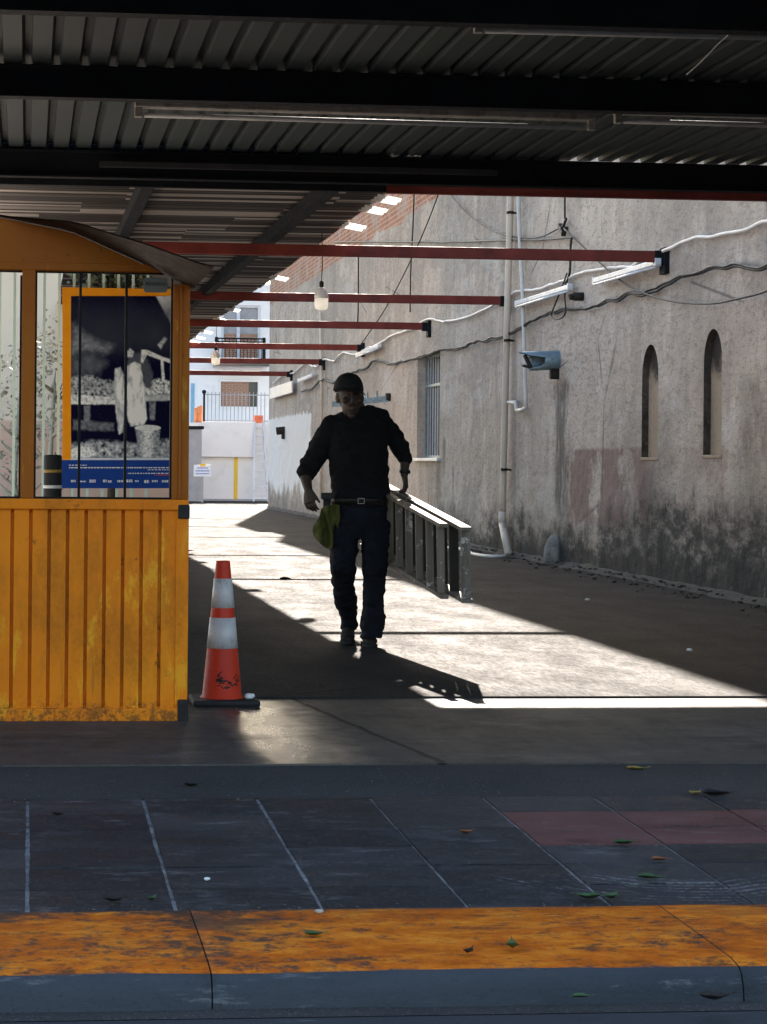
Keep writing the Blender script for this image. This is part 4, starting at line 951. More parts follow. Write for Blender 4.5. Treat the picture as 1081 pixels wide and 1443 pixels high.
LAY = [   # polygon, tone, noise amount, noise scale, softness, edge wobble
 ([(219, 417), (251, 417), (251, 476)], .62, .25, .05, 1.5, 1.5),
 ([(100, 430), (250, 430), (250, 500), (100, 500)], .05, .10, .03, 30, 6),
 ([(104, 458), (116, 470), (140, 484), (158, 488), (150, 496), (120, 494), (100, 500)], .22, .35, .16, 9, 5),
 ([(100, 505), (130, 500), (150, 512), (140, 526), (100, 528)], .12, .22, .10, 10, 5),
 ([(99, 532), (120, 528), (140, 534), (168, 539), (167, 566), (99, 560)], .30, .85, .22, 2.5, 4),
 ([(99, 556), (166, 560), (166, 570), (99, 570)], .62, .4, .2, 1.2, 1.5),
 ([(118, 572), (127, 572), (126, 604), (119, 604)], .20, .3, .2, 1.5, 1),
 ([(104, 592), (160, 596), (160, 607), (103, 606)], .16, .4, .2, 3, 2),
 ([(99, 626), (130, 620), (190, 625), (251, 618), (251, 647), (99, 647)], .34, .8, .16, 4, 4),
 ([(99, 634), (112, 628), (130, 631), (134, 640), (120, 647), (99, 647)], .72, .6, .3, 1.5, 3),
 ([(196, 546), (222, 533), (251, 542), (251, 556), (198, 557)], .52, .9, .28, 2, 3),
 ([(198, 557), (251, 556), (251, 564), (200, 566)], .46, .35, .2, 1.2, 1.2),
 ([(210, 566), (219, 566), (218, 592), (211, 592)], .22, .4, .2, 1.5, 1),
 ([(222, 486), (232, 475), (235, 478), (226, 492)], .42, .3, .2, 1.5, 1),
 ([(178, 514), (184, 500), (196, 497), (208, 507), (216, 528), (213, 548), (204, 546), (200, 524)], .10, .16, .2, 2.5, 2),
 ([(178, 498), (183, 491), (189, 496), (186, 503), (180, 504)], .55, .3, .3, 1.5, 1),
 ([(199, 493), (206, 493), (222, 500), (243, 508), (243, 513), (222, 506), (207, 500), (201, 512), (198, 510)], .66, .3, .2, 1, .8),
 ([(226, 504), (230, 504), (232, 538), (228, 538)], .66, .3, .2, 1, .8),
 ([(177, 517), (190, 510), (198, 513), (203, 545), (207, 590), (203, 599), (184, 601), (177, 580)], .80, .45, .12, 1.3, 1.8),
 ([(162, 520), (170, 517), (174, 528), (177, 560), (173, 610), (167, 612), (163, 575), (160, 545)], .62, .5, .14, 1.3, 1.8),
 ([(190, 603), (226, 603), (222, 641), (214, 645), (202, 645), (196, 641)], .52, .5, .3, 1.2, .8)]
BOX = [(min(q[0] for q in l[0])-20, max(q[0] for q in l[0])+20, min(q[1] for q in l[0])-20, max(q[1] for q in l[0])+20) for l in LAY]
vs = []; cols = []
for j in range(NV+1):
    v = V0+(V1-V0)*j/NV
    for i in range(NU+1):
        u = U0+(U1-U0)*i/NU; vs.append(pp(u, v, 2)); c0 = .016+.012*fb(u, v, .03, 1)+max(0, fb(u, v, .4, 9)-.30)*.30
        for li, ((P, tone, na, ns, so_, ew), bx) in enumerate(zip(LAY, BOX)):
            if not (bx[0] < u < bx[1] and bx[2] < v < bx[3]): continue
            d = inpoly(u+ew*fb(u, v, .12, li), v+ew*fb(u, v, .12, li+50), P); a_ = sstep(-so_, so_, d)
            if a_ <= 0: continue
            k = fb(u, v*(.35 if li in (18, 19) else 1), ns, li*7.)*1.9
            t = max(.012, tone*(1+na*k*1.5))
            if li == 20: t *= .45+.75*math.exp(-((u-207)/9.)**2)
            if li in (18, 19): t *= .72+.40*sstep(-1, 8, d)
            c0 += (t-c0)*a_
        e_ = ((u-208)/18.)**2+((v-603)/4.2)**2
        if e_ < 1.15: c0 += (.78*(.8+.3*fb(u, v, .2, 3))-c0)*sstep(1.15, .9, e_)
        c0 = max(.008, min(.90, c0)); c0 = max(.004, min(.92, (c0-.02)*1.28)); cols.append((c0*(.80+.2*c0), c0*(.90+.1*c0), min(.92, c0+.022*(1-c0)), 1))
ph = MB(); W_ = NU+1; ph.add(vs, [(j*W_+i, j*W_+i+1, (j+1)*W_+i+1, (j+1)*W_+i) for j in range(NV) for i in range(NU)])
nb_ = NB('photographic_print'); at_ = nb_.new('ShaderNodeVertexColor'); at_.layer_name = 'print'
M['print'] = nb_.done(at_.outputs[0], .75, 0, None, .06)
po = obj('photograph', ph, 'print', pt_); ca = po.data.color_attributes.new('print', 'FLOAT_COLOR', 'POINT')
ca.data.foreach_set('color', [q for c0 in cols for q in c0])
random.seed(5)
mb = MB(); mb.prism([pp(87, 648.3), pp(UR, 648.3), pp(UR, 688), pp(86, 688)], (0, .02, 0), 0); mb.prism([pp(100, 645.2, 7), pp(UR, 645.2, 7), pp(UR, 648.2, 7), pp(99, 648.2, 7)], (0, .008, 0), 1)
def dashes(u0, u1, v, h_, mi, gap=.25, lo=1.2, hi=4):
    u = u0
    while u < u1:
        l = random.uniform(lo, hi); mb.add([pp(u, v-h_/2, 2), pp(min(u+l, u1), v-h_/2, 2), pp(min(u+l, u1), v+h_/2, 2), pp(u, v+h_/2, 2)], [(0, 1, 2, 3)], mi); u += l+gap*l+.5
dashes(97, 122, 655.5, 1.3, 1); dashes(97, 245, 659, 1.6, 1, .12, 2, 6); dashes(208, 245, 662, 1.2, 1); dashes(180, 245, 667, 1.5, 1); dashes(218, 245, 669.5, 1.4, 2)
for u in (100, 113, 126, 145, 152, 165, 178, 190, 203, 214, 228, 240):
    dashes(u, u+random.uniform(5, 9), 678+random.uniform(-.5, .5), random.uniform(2, 4.5), 1, .1, 1, 3)
obj('blue_caption_strip', mb, ['pr_blue', 'pr_ink', 'pr_red'], pt_)
# bollard
q = at(74, 700, Y=15.0); zt = at(74, 641, Y=15.0).z
t = thing('bollard', (q.x, 15.0, 0), 'black round bollard with two thin bands, seen through the booth window', 'bollard')
mb = MB(); mb.lathe((q.x, 15, 0), [(.064, 0), (.064, zt-.01), (.058, zt), (.01, zt+.002)], 24); obj('post', mb, 'rubber', t)
for z, m_ in ((zt-.125, 'leaf_yellow'), (zt-.235, 'white_chip')):
    mb = MB(); mb.lathe((q.x, 15, 0), [(.0655, z), (.0655, z+.022)], 24); obj('band', mb, m_, t)
# cream wall and tree beyond the fence; shrubs added for the wall's leaf shadows
t = thing('cream_wall', (-1, 31, 0), 'tall cream wall behind the pale green fence', 'wall')
mb = MB(); mb.box(-9, 2.2, 31, 31.3, 0, 4.6); obj('wall', mb, 'cream_wall', t)
M['pink_paint'] = simple('pink_dado_paint', (.80, .52, .38), .8, 0, .08, 1.2)
mb = MB(); mb.box(-9, 2.2, 30.97, 30.998, 0, 1.75); obj('dado', mb, 'pink_paint', t)
mb = MB(); mb.box(-9.05, 2.25, 30.94, 31.36, 4.6, 4.72); obj('coping', mb, 'cream_wall', t)
def foliage(name, cx, cy, z0, z1, rx, nleaf, m, label, seed, size=.07, trunk=True):
    random.seed(seed); t = thing(name, (cx, cy, 0), label, 'tree' if 'tree' in name else 'shadow_shrub', None)
    tk = MB(); hz_ = z0+(z1-z0)*.6
    tk.tube([(cx, cy, 0), (cx+.03, cy, z0*.5), (cx-.04, cy+.03, z0), (cx+.02, cy, hz_)], [.05, .045, .035, .02], 8)
    for k in range(9):
        a0 = random.uniform(0, 6.28); zs_ = random.uniform(z0*.6, hz_); l = rx*random.uniform(.5, .95)
        tk.tube([(cx, cy, zs_), (cx+l*.5*math.cos(a0), cy+l*.5*math.sin(a0), zs_+.3*l), (cx+l*math.cos(a0), cy+l*math.sin(a0), zs_+.75*l)], [.025, .016, .006], 6)
    obj('trunk', tk, 'foliage_b' if name == 'shadow_shrub' else 'bark', t)
    mb = MB(); cl_ = [(cx+random.gauss(0, rx*.5), cy+random.gauss(0, rx*.45), random.uniform(z0, z1), random.uniform(.18, .42)*rx) for _ in range(26)]
    for k in range(nleaf):
        c0 = random.choice(cl_); p = Vector((random.gauss(c0[0], c0[3]*.6), random.gauss(c0[1], c0[3]*.6), random.gauss(c0[2], c0[3]*.6)))
        a = Vector((random.gauss(0, 1), random.gauss(0, 1), random.gauss(0, .7))).normalized(); b = a.orthogonal().normalized(); s1 = size*random.uniform(.6, 1.3)
        b = Matrix.Rotation(random.uniform(0, 6.28), 3, a) @ b
        mb.add([p, p+a*s1*.5+b*s1*.28, p+a*s1, p+a*s1*.5-b*s1*.28], [(0, 1, 2, 3)])
    obj('crown', mb, m, t); return t
foliage('tree', .95, 24.5, 2.5, 4.4, .45, 4200, 'foliage_a', 'olive green tree rising above the poster behind the fence', 21, .10, )
foliage('shadow_shrub', .30, 25.5, .9, 2.9, .42, 520, 'foliage_b', 'sparse greyish leaves added as wall shadow left of the poster', 22, .07)
foliage('shadow_shrub', -.12, 26.5, .9, 2.6, .4, 420, 'foliage_b', 'sparse leaves added as wall shadow in the leftmost booth window', 23, .08)

# ================================================================ FAR END: white building
FY2 = 65.0
g = lambda u, v: at(u, v, Y=FY2)
t = thing('garage_wall', (6.3, FY2, 0), 'low white wall closing the alley, with a vertical yellow stripe', 'wall')
x0_, x1_ = g(281, 650).x, g(382, 650).x; zt = g(330, 596).z
mb = MB(); mb.box(x0_-2.6, 9.6, FY2, FY2+.4, -.05, zt); obj('wall', mb, 'white_paint', t)
mb = MB(); mb.box(g(284, 620).x, g(357, 620).x, FY2-.16, FY2-.002, g(320, 644).z, zt+.03); obj('upper_panel', mb, 'white_paint', t, .01)
mb = MB(); mb.box(g(329.5, 680).x, g(334.8, 680).x, FY2-.006, FY2+.0, .02, g(330, 644.6).z); obj('yellow_stripe', mb, 'yellow_paint', t)
mb = MB(); mb.box(g(284, 620).x, g(380, 620).x, FY2-.03, FY2-.002, -.02, .06); obj('plinth', mb, 'grey_column', t)
mb = MB(); mb.box(-1, 9.6, FY2+.4, 76, zt-.25, zt-.02); obj('terrace_slab', mb, 'white_paint', t)
rl = thing('terrace_railing', (6.4, FY2+.1, zt), 'thin grey bar railing on top of the low white wall', 'railing')
mb = MB(); xa, xb = g(288, 575).x, g(379, 575).x; zr = g(330, 556).z
k = 0; x = xa
while x <= xb: mb.bar((x, FY2+.12, zt-.01), (x, FY2+.12, zr+.08), .022, .022, (0, 1, 0)); x += (xb-xa)/17
obj('bars', mb, 'grey_column', rl)
mb = MB(); mb.box(xa, xb, FY2+.10, FY2+.14, zt+.05, zt+.085); obj('rail', mb, 'grey_column', rl)
mb = MB(); mb.box(xa, xb, FY2+.10, FY2+.14, zr-.02, zr+.012); obj('rail', mb, 'grey_column', rl)
mb = MB(); mb.bar((xa, FY2+.12, zt-.02), (xa, FY2+.12, g(288, 553).z), .06, .06, (0, 1, 0)); mb.ell((xa, FY2+.12, g(288, 552).z), (.07, .07, .07), 10, 6); obj('end_post', mb, 'black_steel', rl)
t = thing('gate_column', (g(277, 700).x, FY2-1.2, 0), 'grey column with a dark cap at the left end of the low white wall', 'column')
cx0, cx1 = at(270.5, 650, Y=FY2-1.2).x-.35, at(283, 650, Y=FY2-1.2).x; zc = at(277, 605, Y=FY2-1.2).z
mb = MB(); mb.box(cx0, cx1, FY2-1.5, FY2-1.0, 0, zc); obj('shaft', mb, 'grey_column', t, .02)
mb = MB(); mb.box(cx0-.05, cx1+.06, FY2-1.55, FY2-.95, zc+.001, zc+.10); obj('cap', mb, 'black_steel', t, .01)
sg = thing('notice_sign', (at(285, 671, Y=FY2-3).x, FY2-3, at(285, 671, Y=FY2-3).z), 'small white notice with blue lettering on a post beside the low white wall', 'sign')
S = lambda u, v: at(u, v, Y=FY2-3)
mb = MB(); mb.box(S(273, 660).x, S(297, 660).x, FY2-3.0, FY2-2.97, S(285, 671.5).z, S(285, 655).z); obj('board', mb, 'white_sign', sg, .004)
mb = MB(); px_ = S(285.5, 660).x; mb.box(px_-.03, px_+.03, FY2-2.965, FY2-2.91, 0, S(285, 654).z); obj('post', mb, 'grey_column', sg)
random.seed(9)
for v, h_, ua, ub in ((659.5, 1.6, 278, 293), (663.5, 1.8, 276, 294), (667.5, 1.6, 276, 294)):
    u = ua; mb = MB()
    while u < ub:
        l = random.uniform(.9, 1.7); mb.add([S(u, v-h_/2), S(u+l, v-h_/2), S(u+l, v+h_/2), S(u, v+h_/2)], [(0, 1, 2, 3)]); u += l+.5
    for i in range(len(mb.v)): mb.v[i] = mb.v[i]+Vector((0, -.006, 0))
    obj('lettering', mb, 'sign_blue', sg)
mb = MB(); mb.box(px_-.07, px_+.09, FY2-3.012, FY2-2.96, S(285, 657).z, S(285, 655).z+.03); obj('clip', mb, 'yellow_paint', sg)
# leaning white ladder
t = thing('leaning_ladder', g(368, 705), 'white metal ladder leaning against the low white wall at the far right', 'ladder')
pb = [at(357.5, 706, Y=FY2-.95), at(378, 706, Y=FY2-.95)]; ptp = [at(359, 594, Y=FY2-.1), at(371, 594, Y=FY2-.1)]
for p in pb: p.z = 0.0
for p, q in zip(pb, ptp): mb = MB(); mb.bar(p, q, .05, .07); obj('stile', mb, 'white_metal', t)
for k in range(9):
    f_ = .07+.107*k; a, b = pb[0].lerp(ptp[0], f_), pb[1].lerp(ptp[1], f_); mb = MB(); mb.bar(a, b, .07, .035); obj('rung', mb, 'white_metal', t)
mb = MB(); P = g(365, 592); mb.box(P.x-.13, P.x+.13, FY2+.05, FY2+.33, zt, zt+.05); 
for a_, b_ in ((-.13, -.10), (.10, .13)): mb.box(P.x+a_, P.x+b_, FY2+.05, FY2+.33, zt+.05, zt+.24)
mb.box(P.x-.10, P.x+.10, FY2+.05, FY2+.07, zt+.05, zt+.12); mb.box(P.x-.10, P.x+.10, FY2+.05, FY2+.07, zt+.17, zt+.24); mb.box(P.x-.10, P.x+.10, FY2+.31, FY2+.33, zt+.05, zt+.24)
tag(obj('crate', mb, 'plastic_orange', None, 0, True), 'orange plastic crate on top of the low white wall above the leaning ladder', 'crate')
mb = MB()
for k, u in enumerate((279, 283, 286.5)):
    P = g(u, 590); mb.lathe((P.x, FY2+.9+.0*k, zt-.02), [(.055, 0), (.055, .46+.04*k), (.02, .50+.04*k)], 10)
t = thing('post_cluster', (g(283, 590).x, FY2+.9, zt), 'terracotta orange posts standing at the left end of the terrace', 'posts')
for k, u in enumerate((279, 283, 286.5)):
    P = g(u, 590); m2 = MB(); m2.lathe((P.x, FY2+.9, zt-.02), [(.055, 0), (.055, .46+.04*k), (.02, .50+.04*k)], 10); obj('post', m2, 'terracotta', t)
# facade set back on the terrace
Y3 = 76.0; h = lambda u, v: at(u, v, Y=Y3)
t = thing('white_building', (7, Y3, 0), 'white two storey building at the far end, with a balcony above a brick coloured window', 'building')
def rect_hole(x0, x1, z0, z1, holes):
    """wall front with rectangular holes"""
    xs_ = sorted({x0, x1, *[q for a in holes for q in a[:2]]}); zs_ = sorted({z0, z1, *[q for a in holes for q in a[2:]]}); m2 = MB()
    for i in range(len(xs_)-1):
        for j in range(len(zs_)-1):
            cx_, cz_ = (xs_[i]+xs_[i+1])/2, (zs_[j]+zs_[j+1])/2
            if not any(a[0] < cx_ < a[1] and a[2] < cz_ < a[3] for a in holes):
                m2.add([(xs_[i], Y3, zs_[j]), (xs_[i+1], Y3, zs_[j]), (xs_[i+1], Y3, zs_[j+1]), (xs_[i], Y3, zs_[j+1])], [(0, 1, 2, 3)])
    for a in holes:
        P = [(a[0], a[2]), (a[1], a[2]), (a[1], a[3]), (a[0], a[3])]
        for i in range(4):
            (xa_, za_), (xb_, zb_) = P[i], P[(i+1) % 4]; m2.add([(xa_, Y3, za_), (xb_, Y3, zb_), (xb_, Y3+.25, zb_), (xa_, Y3+.25, za_)], [(0, 1, 2, 3)])
    m2.box(x0, x1, Y3+.26, Y3+4, z0, z1-.01); return m2
w1 = (h(311, 560).x, h(363, 560).x, h(340, 573).z, h(340, 538).z)
w2 = (h(312, 470).x, h(367, 470).x, h(340, 504).z, h(340, 430).z)
obj('wall', rect_hole(1.5, 9.0, 1.5, 7.6, [w1, w2]), 'white_paint', t)
f = MB(); a = w1
for x_0, x_1, z_0, z_1 in ((a[0]-.06, a[1]+.06, a[3], a[3]+.07), (a[0]-.06, a[1]+.06, a[2]-.08, a[2]), (a[0]-.06, a[0]+.0, a[2], a[3]), (a[1], a[1]+.06, a[2], a[3])): f.box(x_0, x_1, Y3-.05, Y3+.10, z_0, z_1)
fo = obj('window', f, 'white_paint', t, .01)
f = MB(); xm = h(351, 555).x; f.box(a[0], xm, Y3+.13, Y3+.15, a[2], a[3]); obj('pane', f, 'brick_pane', fo)
f = MB(); f.box(xm+.001, a[1], Y3+.16, Y3+.18, a[2], a[3]); obj('pane', f, 'glass_dark', fo)
f = MB(); a = w2; xm = h(336, 470).x
for x_ in (a[0]+.03, xm, a[1]-.03): f.box(x_-.06, x_+.06, Y3+.06, Y3+.12, a[2], a[3])
f.box(a[0], a[1], Y3+.055, Y3+.125, a[3]-.08, a[3]); fo = obj('balcony_window', f, 'white_metal', t)
f = MB(); zc_ = h(340, 470).z; f.box(a[0], a[1], Y3+.14, Y3+.16, a[2], zc_); obj('pane', f, 'brick_pane', fo)
f = MB(); f.box(a[0], a[1], Y3+.145, Y3+.165, zc_+.001, a[3]); obj('pane', f, 'blue_pane' if 'blue_pane' in M else 'grey_column', fo)
f = MB(); f.box(h(300, 508).x, h(375, 508).x, Y3-1.1, Y3-.001, at(330, 516, Y=Y3-1.1).z, at(330, 506, Y=Y3-1.1).z); obj('balcony_slab', f, 'glass_dark', t, .01)
f = MB(); Yb = Y3-1.05; xa, xb = at(303, 490, Y=Yb).x, at(374, 490, Y=Yb).x; za, zb_ = at(330, 506, Y=Yb).z, at(330, 476, Y=Yb).z
f.box(xa, xb, Yb-.03, Yb+.03, zb_-.05, zb_); f.box(xa, xb, Yb-.02, Yb+.02, zb_-.16, zb_-.12)
x = xa
while x <= xb+.01: f.box(x-.012, x+.012, Yb-.012, Yb+.012, za, zb_-.04); x += (xb-xa)/14
for x in (xa, xb-.1): f.box(x, x+.1, Yb-.05, Yb+.05, za, zb_+.02)
obj('balcony_railing', f, 'black_steel', t)
f = MB(); f.box(h(269, 560).x, h(274, 560).x, Y3-.03, Y3-.001, 2.5, h(271, 540).z); obj('blue_strip', f, 'blue_paint', t)

# ================================================================ LADDER carried by the man (on its side)
LX = 2.40
Et, Eb = Vector((2.455, 11.80, .800)), Vector((2.465, 11.80, .395)); Ft, Fb = Vector((2.36, 13.80, 1.005)), Vector((2.37, 13.80, .575))
ex = lambda a, b, s_: a+(b-a)*s_
t = thing('wooden_ladder', ex(Eb, Fb, .5), 'paint spattered wooden stepladder carried on its side by the man', 'ladder')
axis = (Ft-Et).normalized(); up = (Et-Eb).normalized()
for dx, s0, s1, w_ in ((.010, 0.0, 1.28, .062), (-.083, .075, 1.22, .048)):
    for A, B in ((Et, Ft), (Eb, Fb)):
        o_ = Vector((dx, 0, 0)); mb = MB(); mb.bar(ex(A, B, s0)+o_, ex(A, B, s1)+o_, w_, .024, (0, 0, 1)); obj('stile', mb, 'wood', t, .004)
ax = axis
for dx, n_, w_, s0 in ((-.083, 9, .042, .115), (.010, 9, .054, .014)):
    wm = 'wood' if dx < 0 else 'gap_shade_wood'
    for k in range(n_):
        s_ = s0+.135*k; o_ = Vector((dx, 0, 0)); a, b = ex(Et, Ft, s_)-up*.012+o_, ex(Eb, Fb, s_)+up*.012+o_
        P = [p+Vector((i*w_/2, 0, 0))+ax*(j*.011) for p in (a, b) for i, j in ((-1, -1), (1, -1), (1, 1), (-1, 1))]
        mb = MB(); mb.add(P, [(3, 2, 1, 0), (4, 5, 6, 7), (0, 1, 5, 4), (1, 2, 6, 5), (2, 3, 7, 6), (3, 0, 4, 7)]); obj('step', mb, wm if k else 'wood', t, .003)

# ================================================================ MAN
PY = 13.45
def J(u, v, dy=0.0): return at(u, v, Y=PY+dy)
PXM = PY/3000*.99
def ringset(mb, rows, n=22, mi=0, sq=2.4):
    """rows: (v, u_centre, halfwidth px, depth half m, dy)"""
    rings = []
    for v, u, hw, d, dy in rows:
        c0 = J(u, v, dy); a = hw*PXM; ring = []
        for k in range(n):
            th = 2*math.pi*k/n; cx_, sx_ = math.cos(th), math.sin(th); e = 2/sq
            ring.append(c0+Vector((a*abs(cx_)**e*(1 if cx_ >= 0 else -1), d*abs(sx_)**e*(1 if sx_ >= 0 else -1), 0)))
        rings.append(ring)
    return mb.loft(rings, mi)
def remesh(name, mb, m, parent, vox, wr=0.0, wsc=18, root_loc=None, smooth=2):
    me = bpy.data.meshes.new('tmp'); me.from_pydata(mb.v, [], mb.f)
    bm = bmesh.new(); bm.from_mesh(me); bmesh.ops.recalc_face_normals(bm, faces=bm.faces); bm.to_mesh(me); bm.free()
    o = bpy.data.objects.new('tmp', me); col.objects.link(o)
    md = o.modifiers.new('r', 'REMESH'); md.mode = 'VOXEL'; md.voxel_size = vox
    if smooth: md = o.modifiers.new('s', 'SMOOTH'); md.factor = .5; md.iterations = smooth
    bpy.context.view_layer.update()
    me2 = bpy.data.meshes.new_from_object(o.evaluated_get(bpy.context.evaluated_depsgraph_get())); bpy.data.objects.remove(o)
    vs = [v.co.copy() for v in me2.vertices]; nr = [v.normal.copy() for v in me2.vertices]; fs = [list(p.vertices) for p in me2.polygons]
    if wr:
        for i, p in enumerate(vs):
            q = Vector((p.x*wsc, p.y*wsc, p.z*wsc*1.6)); f_ = mn.noise(q)*.7+mn.noise(q*2.1)*.4
            vs[i] = p+nr[i]*wr*(f_ if f_ > -.2 else -.2)
    off = root_loc if root_loc is not None else WL[parent.name]
    me3 = bpy.data.meshes.new(name); me3.from_pydata([v-off for v in vs], [], fs); me3.materials.append(M[m]); me3.polygons.foreach_set('use_smooth', [True]*len(fs)); me3.update()
    ob = bpy.data.objects.new(name, me3); col.objects.link(ob); WL[ob.name] = off.copy()
    if parent: ob.parent = parent
    else: ob.location = off
    return ob
def hand(mb, wrist, d, side, nrm, curl, s_=1.0, thumb_dir=1, spread=.010):
    d = d.normalized(); side = (side-d*side.dot(d)).normalized(); nrm = d.cross(side) if nrm is None else nrm.normalized()
    rings = []
    for f_, w_, th in ((-.02, .026, .021), (.0, .028, .020), (.03, .038, .019), (.06, .043, .017), (.088, .041, .014)):
        c0 = wrist+d*f_*s_; rings.append([c0+side*math.cos(2*math.pi*k/14)*w_*s_+nrm*math.sin(2*math.pi*k/14)*th*s_ for k in range(14)])
    mb.loft(rings)
    for i, (o_, L_) in enumerate(((.031, .070), (.0105, .080), (-.0105, .075), (-.030, .060))):
        p = wrist+d*.080*s_+side*o_*s_; dd = (d+side*(o_*1.5)).normalized(); pts = [p]; a = curl[0]
        for seg, l in enumerate((.45, .32, .26)):
            ax = dd.cross(nrm); dd = (Matrix.Rotation(curl[seg]*(1+.12*i), 3, ax) @ dd).normalized(); p = p+dd*L_*l*s_; pts.append(p)
        mb.tube(pts, [.0098*s_, .0092*s_, .0085*s_, .007*s_], 8, round_ends=True)
    p = wrist+d*.025*s_+side*.028*s_; td = (d*.92+side*.42+nrm*.25).normalized(); pts = [p-td*.012]
    for l in (.036, .030, .024): pts.append(pts[-1]+td*l*s_); td = (td+d*.22+nrm*.2).normalized()
    mb.tube(pts, [.013*s_, .0115*s_, .0105*s_, .008*s_], 8, round_ends=True)
root = J(508, 905); root.z = 0
B = MB()
# torso core, neck, head
ringset(B, [(712, 508, 37, .105, 0), (690, 507, 36, .105, 0), (650, 505, 38, .115, -.01), (615, 504, 41, .115, -.01), (595, 506, 36, .09, 0), (584, 506, 22, .07, .0), (576, 503, 14, .058, -.01), (565, 498, 13, .055, -.02)])
hc = J(493.5, 560, -.05)
B.ell(hc+Vector((0, .02, .02)), (.077, .098, .108), 20, 14)
B.ell(hc+Vector((.002, -.02, -.055)), (.060, .066, .078), 18, 12)          # jaw
B.ell(hc+Vector((.002, -.075, -.118)), (.026, .022, .020), 12, 8)          # chin
B.tube([hc+Vector((.002, -.088, .028)), hc+Vector((.002, -.112, -.020)), hc+Vector((.002, -.104, -.032))], [.010, .016, .014], 10, round_ends=True)   # nose
B.ell(hc+Vector((.002, -.084, .040)), (.055, .022, .012), 12, 6)           # brow
B.tube([hc+Vector((-.026, -.080, -.062)), hc+Vector((.002, -.094, -.060)), hc+Vector((.030, -.080, -.062))], [.005, .008, .005], 8, round_ends=True)
B.tube([hc+Vector((-.020, -.080, -.076)), hc+Vector((.002, -.092, -.076)), hc+Vector((.024, -.080, -.076))], [.005, .009, .005], 8, round_ends=True)
for sx_ in (-1, 1): B.ell(hc+Vector((sx_*.079, .015, -.005)), (.013, .020, .034), 10, 8, rot=Matrix.Rotation(sx_*-.35, 3, 'Z'))
for sx_ in (-1, 1): B.ell(hc+Vector((.002+sx_*.045, -.066, -.022)), (.022, .02, .02), 10, 6)
# arms
def arm(pts, rad): B.tube(pts, rad, 14, round_ends=True)
wl = J(434.5, 690, -.05); wr_ = J(570, 668, -.02)
arm([J(466, 607), J(451, 632, .03), J(436, 657, .05), J(431, 674, .0), wl], [.055, .050, .040, .038, .027])
arm([J(536, 594), J(553, 614, .04), J(566, 634, .05), J(571, 650, .02), wr_], [.052, .046, .037, .034, .026])
hand(B, wl, J(437, 716, -.09)-wl, Vector((.75, -.65, 0)), Vector((.65, .75, 0)), (.35, .45, .35), 1.0)
# right-of-picture hand closes over the ladder's top stile
hd = Vector((.012, .0, -.078))
hand(B, wr_+Vector((0, 0, -.005)), hd, Vector((-.1, -1, 0)), Vector((-1, .1, -.25)), (.45, .95, .9), .98)
# legs
B.tube([J(487, 715), J(484, 795, -.02), J(484.5, 828, .11), J(487, 852, .20), J(490, 884, .30)], [.085, .054, .042, .042, .036], 14, round_ends=True)
B.tube([J(530, 715), J(528, 800, -.085), J(526, 850, -.05), J(525, 888, -.035)], [.085, .054, .045, .036], 14, round_ends=True)
toeL = at(489, 906, Z=.0); toeL.z = .03
B.tube([J(490, 884, .30), J(490, 893, .24), toeL+Vector((0, .04, .01))], [.036, .036, .03], 12, round_ends=True)
footR = at(523, 913, Z=0); B.tube([J(525, 886, -.04), Vector((footR.x, footR.y+.17, .05)), Vector((footR.x, footR.y+.07, .045))], [.04, .042, .036], 12, round_ends=True)
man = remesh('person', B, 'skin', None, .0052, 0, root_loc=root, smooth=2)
tag(man, 'man in black cap, black sweater and dark jeans walking towards us carrying a ladder', 'person')
# eyes
for sx_ in (-1, 1):
    mb = MB(); mb.ell(hc+Vector((.002+sx_*.030, -.080, .014)), (.010, .006, .004), 10, 6); obj('eye', mb, 'eye', man)
    WL['x'] = None
# hair below the cap
mb = MB(); mb.ell(hc+Vector((0, .055, .025)), (.083, .080, .080), 20, 10); obj('hair', mb, 'hair', man)
# cap
mb = MB(); cc = hc+Vector((-.010, .012, .052)); rings = []
tilt = Matrix.Rotation(R(-6), 3, 'X') @ Matrix.Rotation(R(5), 3, 'Y')
for i in range(9):
    a = math.pi/2*i/8.4; rr_ = math.cos(a); zz_ = math.sin(a)
    rings.append([cc+tilt @ Vector((.097*rr_**.75*math.cos(2*math.pi*k/28), .113*rr_**.75*math.sin(2*math.pi*k/28), .115*zz_-.012)) for k in range(28)])
mb.loft(rings); cap = obj('cap', mb, 'cap', man)
mb = MB(); vs = []; nk = 16
for layer in (0, .006):
    for i in range(5):
        for k in range(nk+1):
            th = R(-90-62+124*k/nk); f_ = i/4; base = Vector((.095*math.cos(th), .111*math.sin(th), 0)); out = Vector((.055*math.cos(th)*.6, -.075-.0*abs(math.cos(th)), -.022))*f_*(1-.55*abs(math.cos(th))**2)
            vs.append(cc+tilt @ (base*.985+out+Vector((0, 0, -.010-layer-.022*math.cos(th)**2*f_))))
W_ = nk+1; fs = []
for l in (0, 1):
    o_ = l*5*W_; fs += [(o_+i*W_+k, o_+i*W_+k+1, o_+(i+1)*W_+k+1, o_+(i+1)*W_+k) for i in range(4) for k in range(nk)]
fs += [(4*W_+k, 4*W_+k+1, 9*W_+k+1, 9*W_+k) for k in range(nk)]
mb.add(vs, fs, 0, True); obj('cap_brim', mb, 'cap', cap)
mb = MB(); mb.ell(cc+Vector((0, 0, .103)), (.009, .009, .005), 8, 5); obj('cap_button', mb, 'cap', cap)
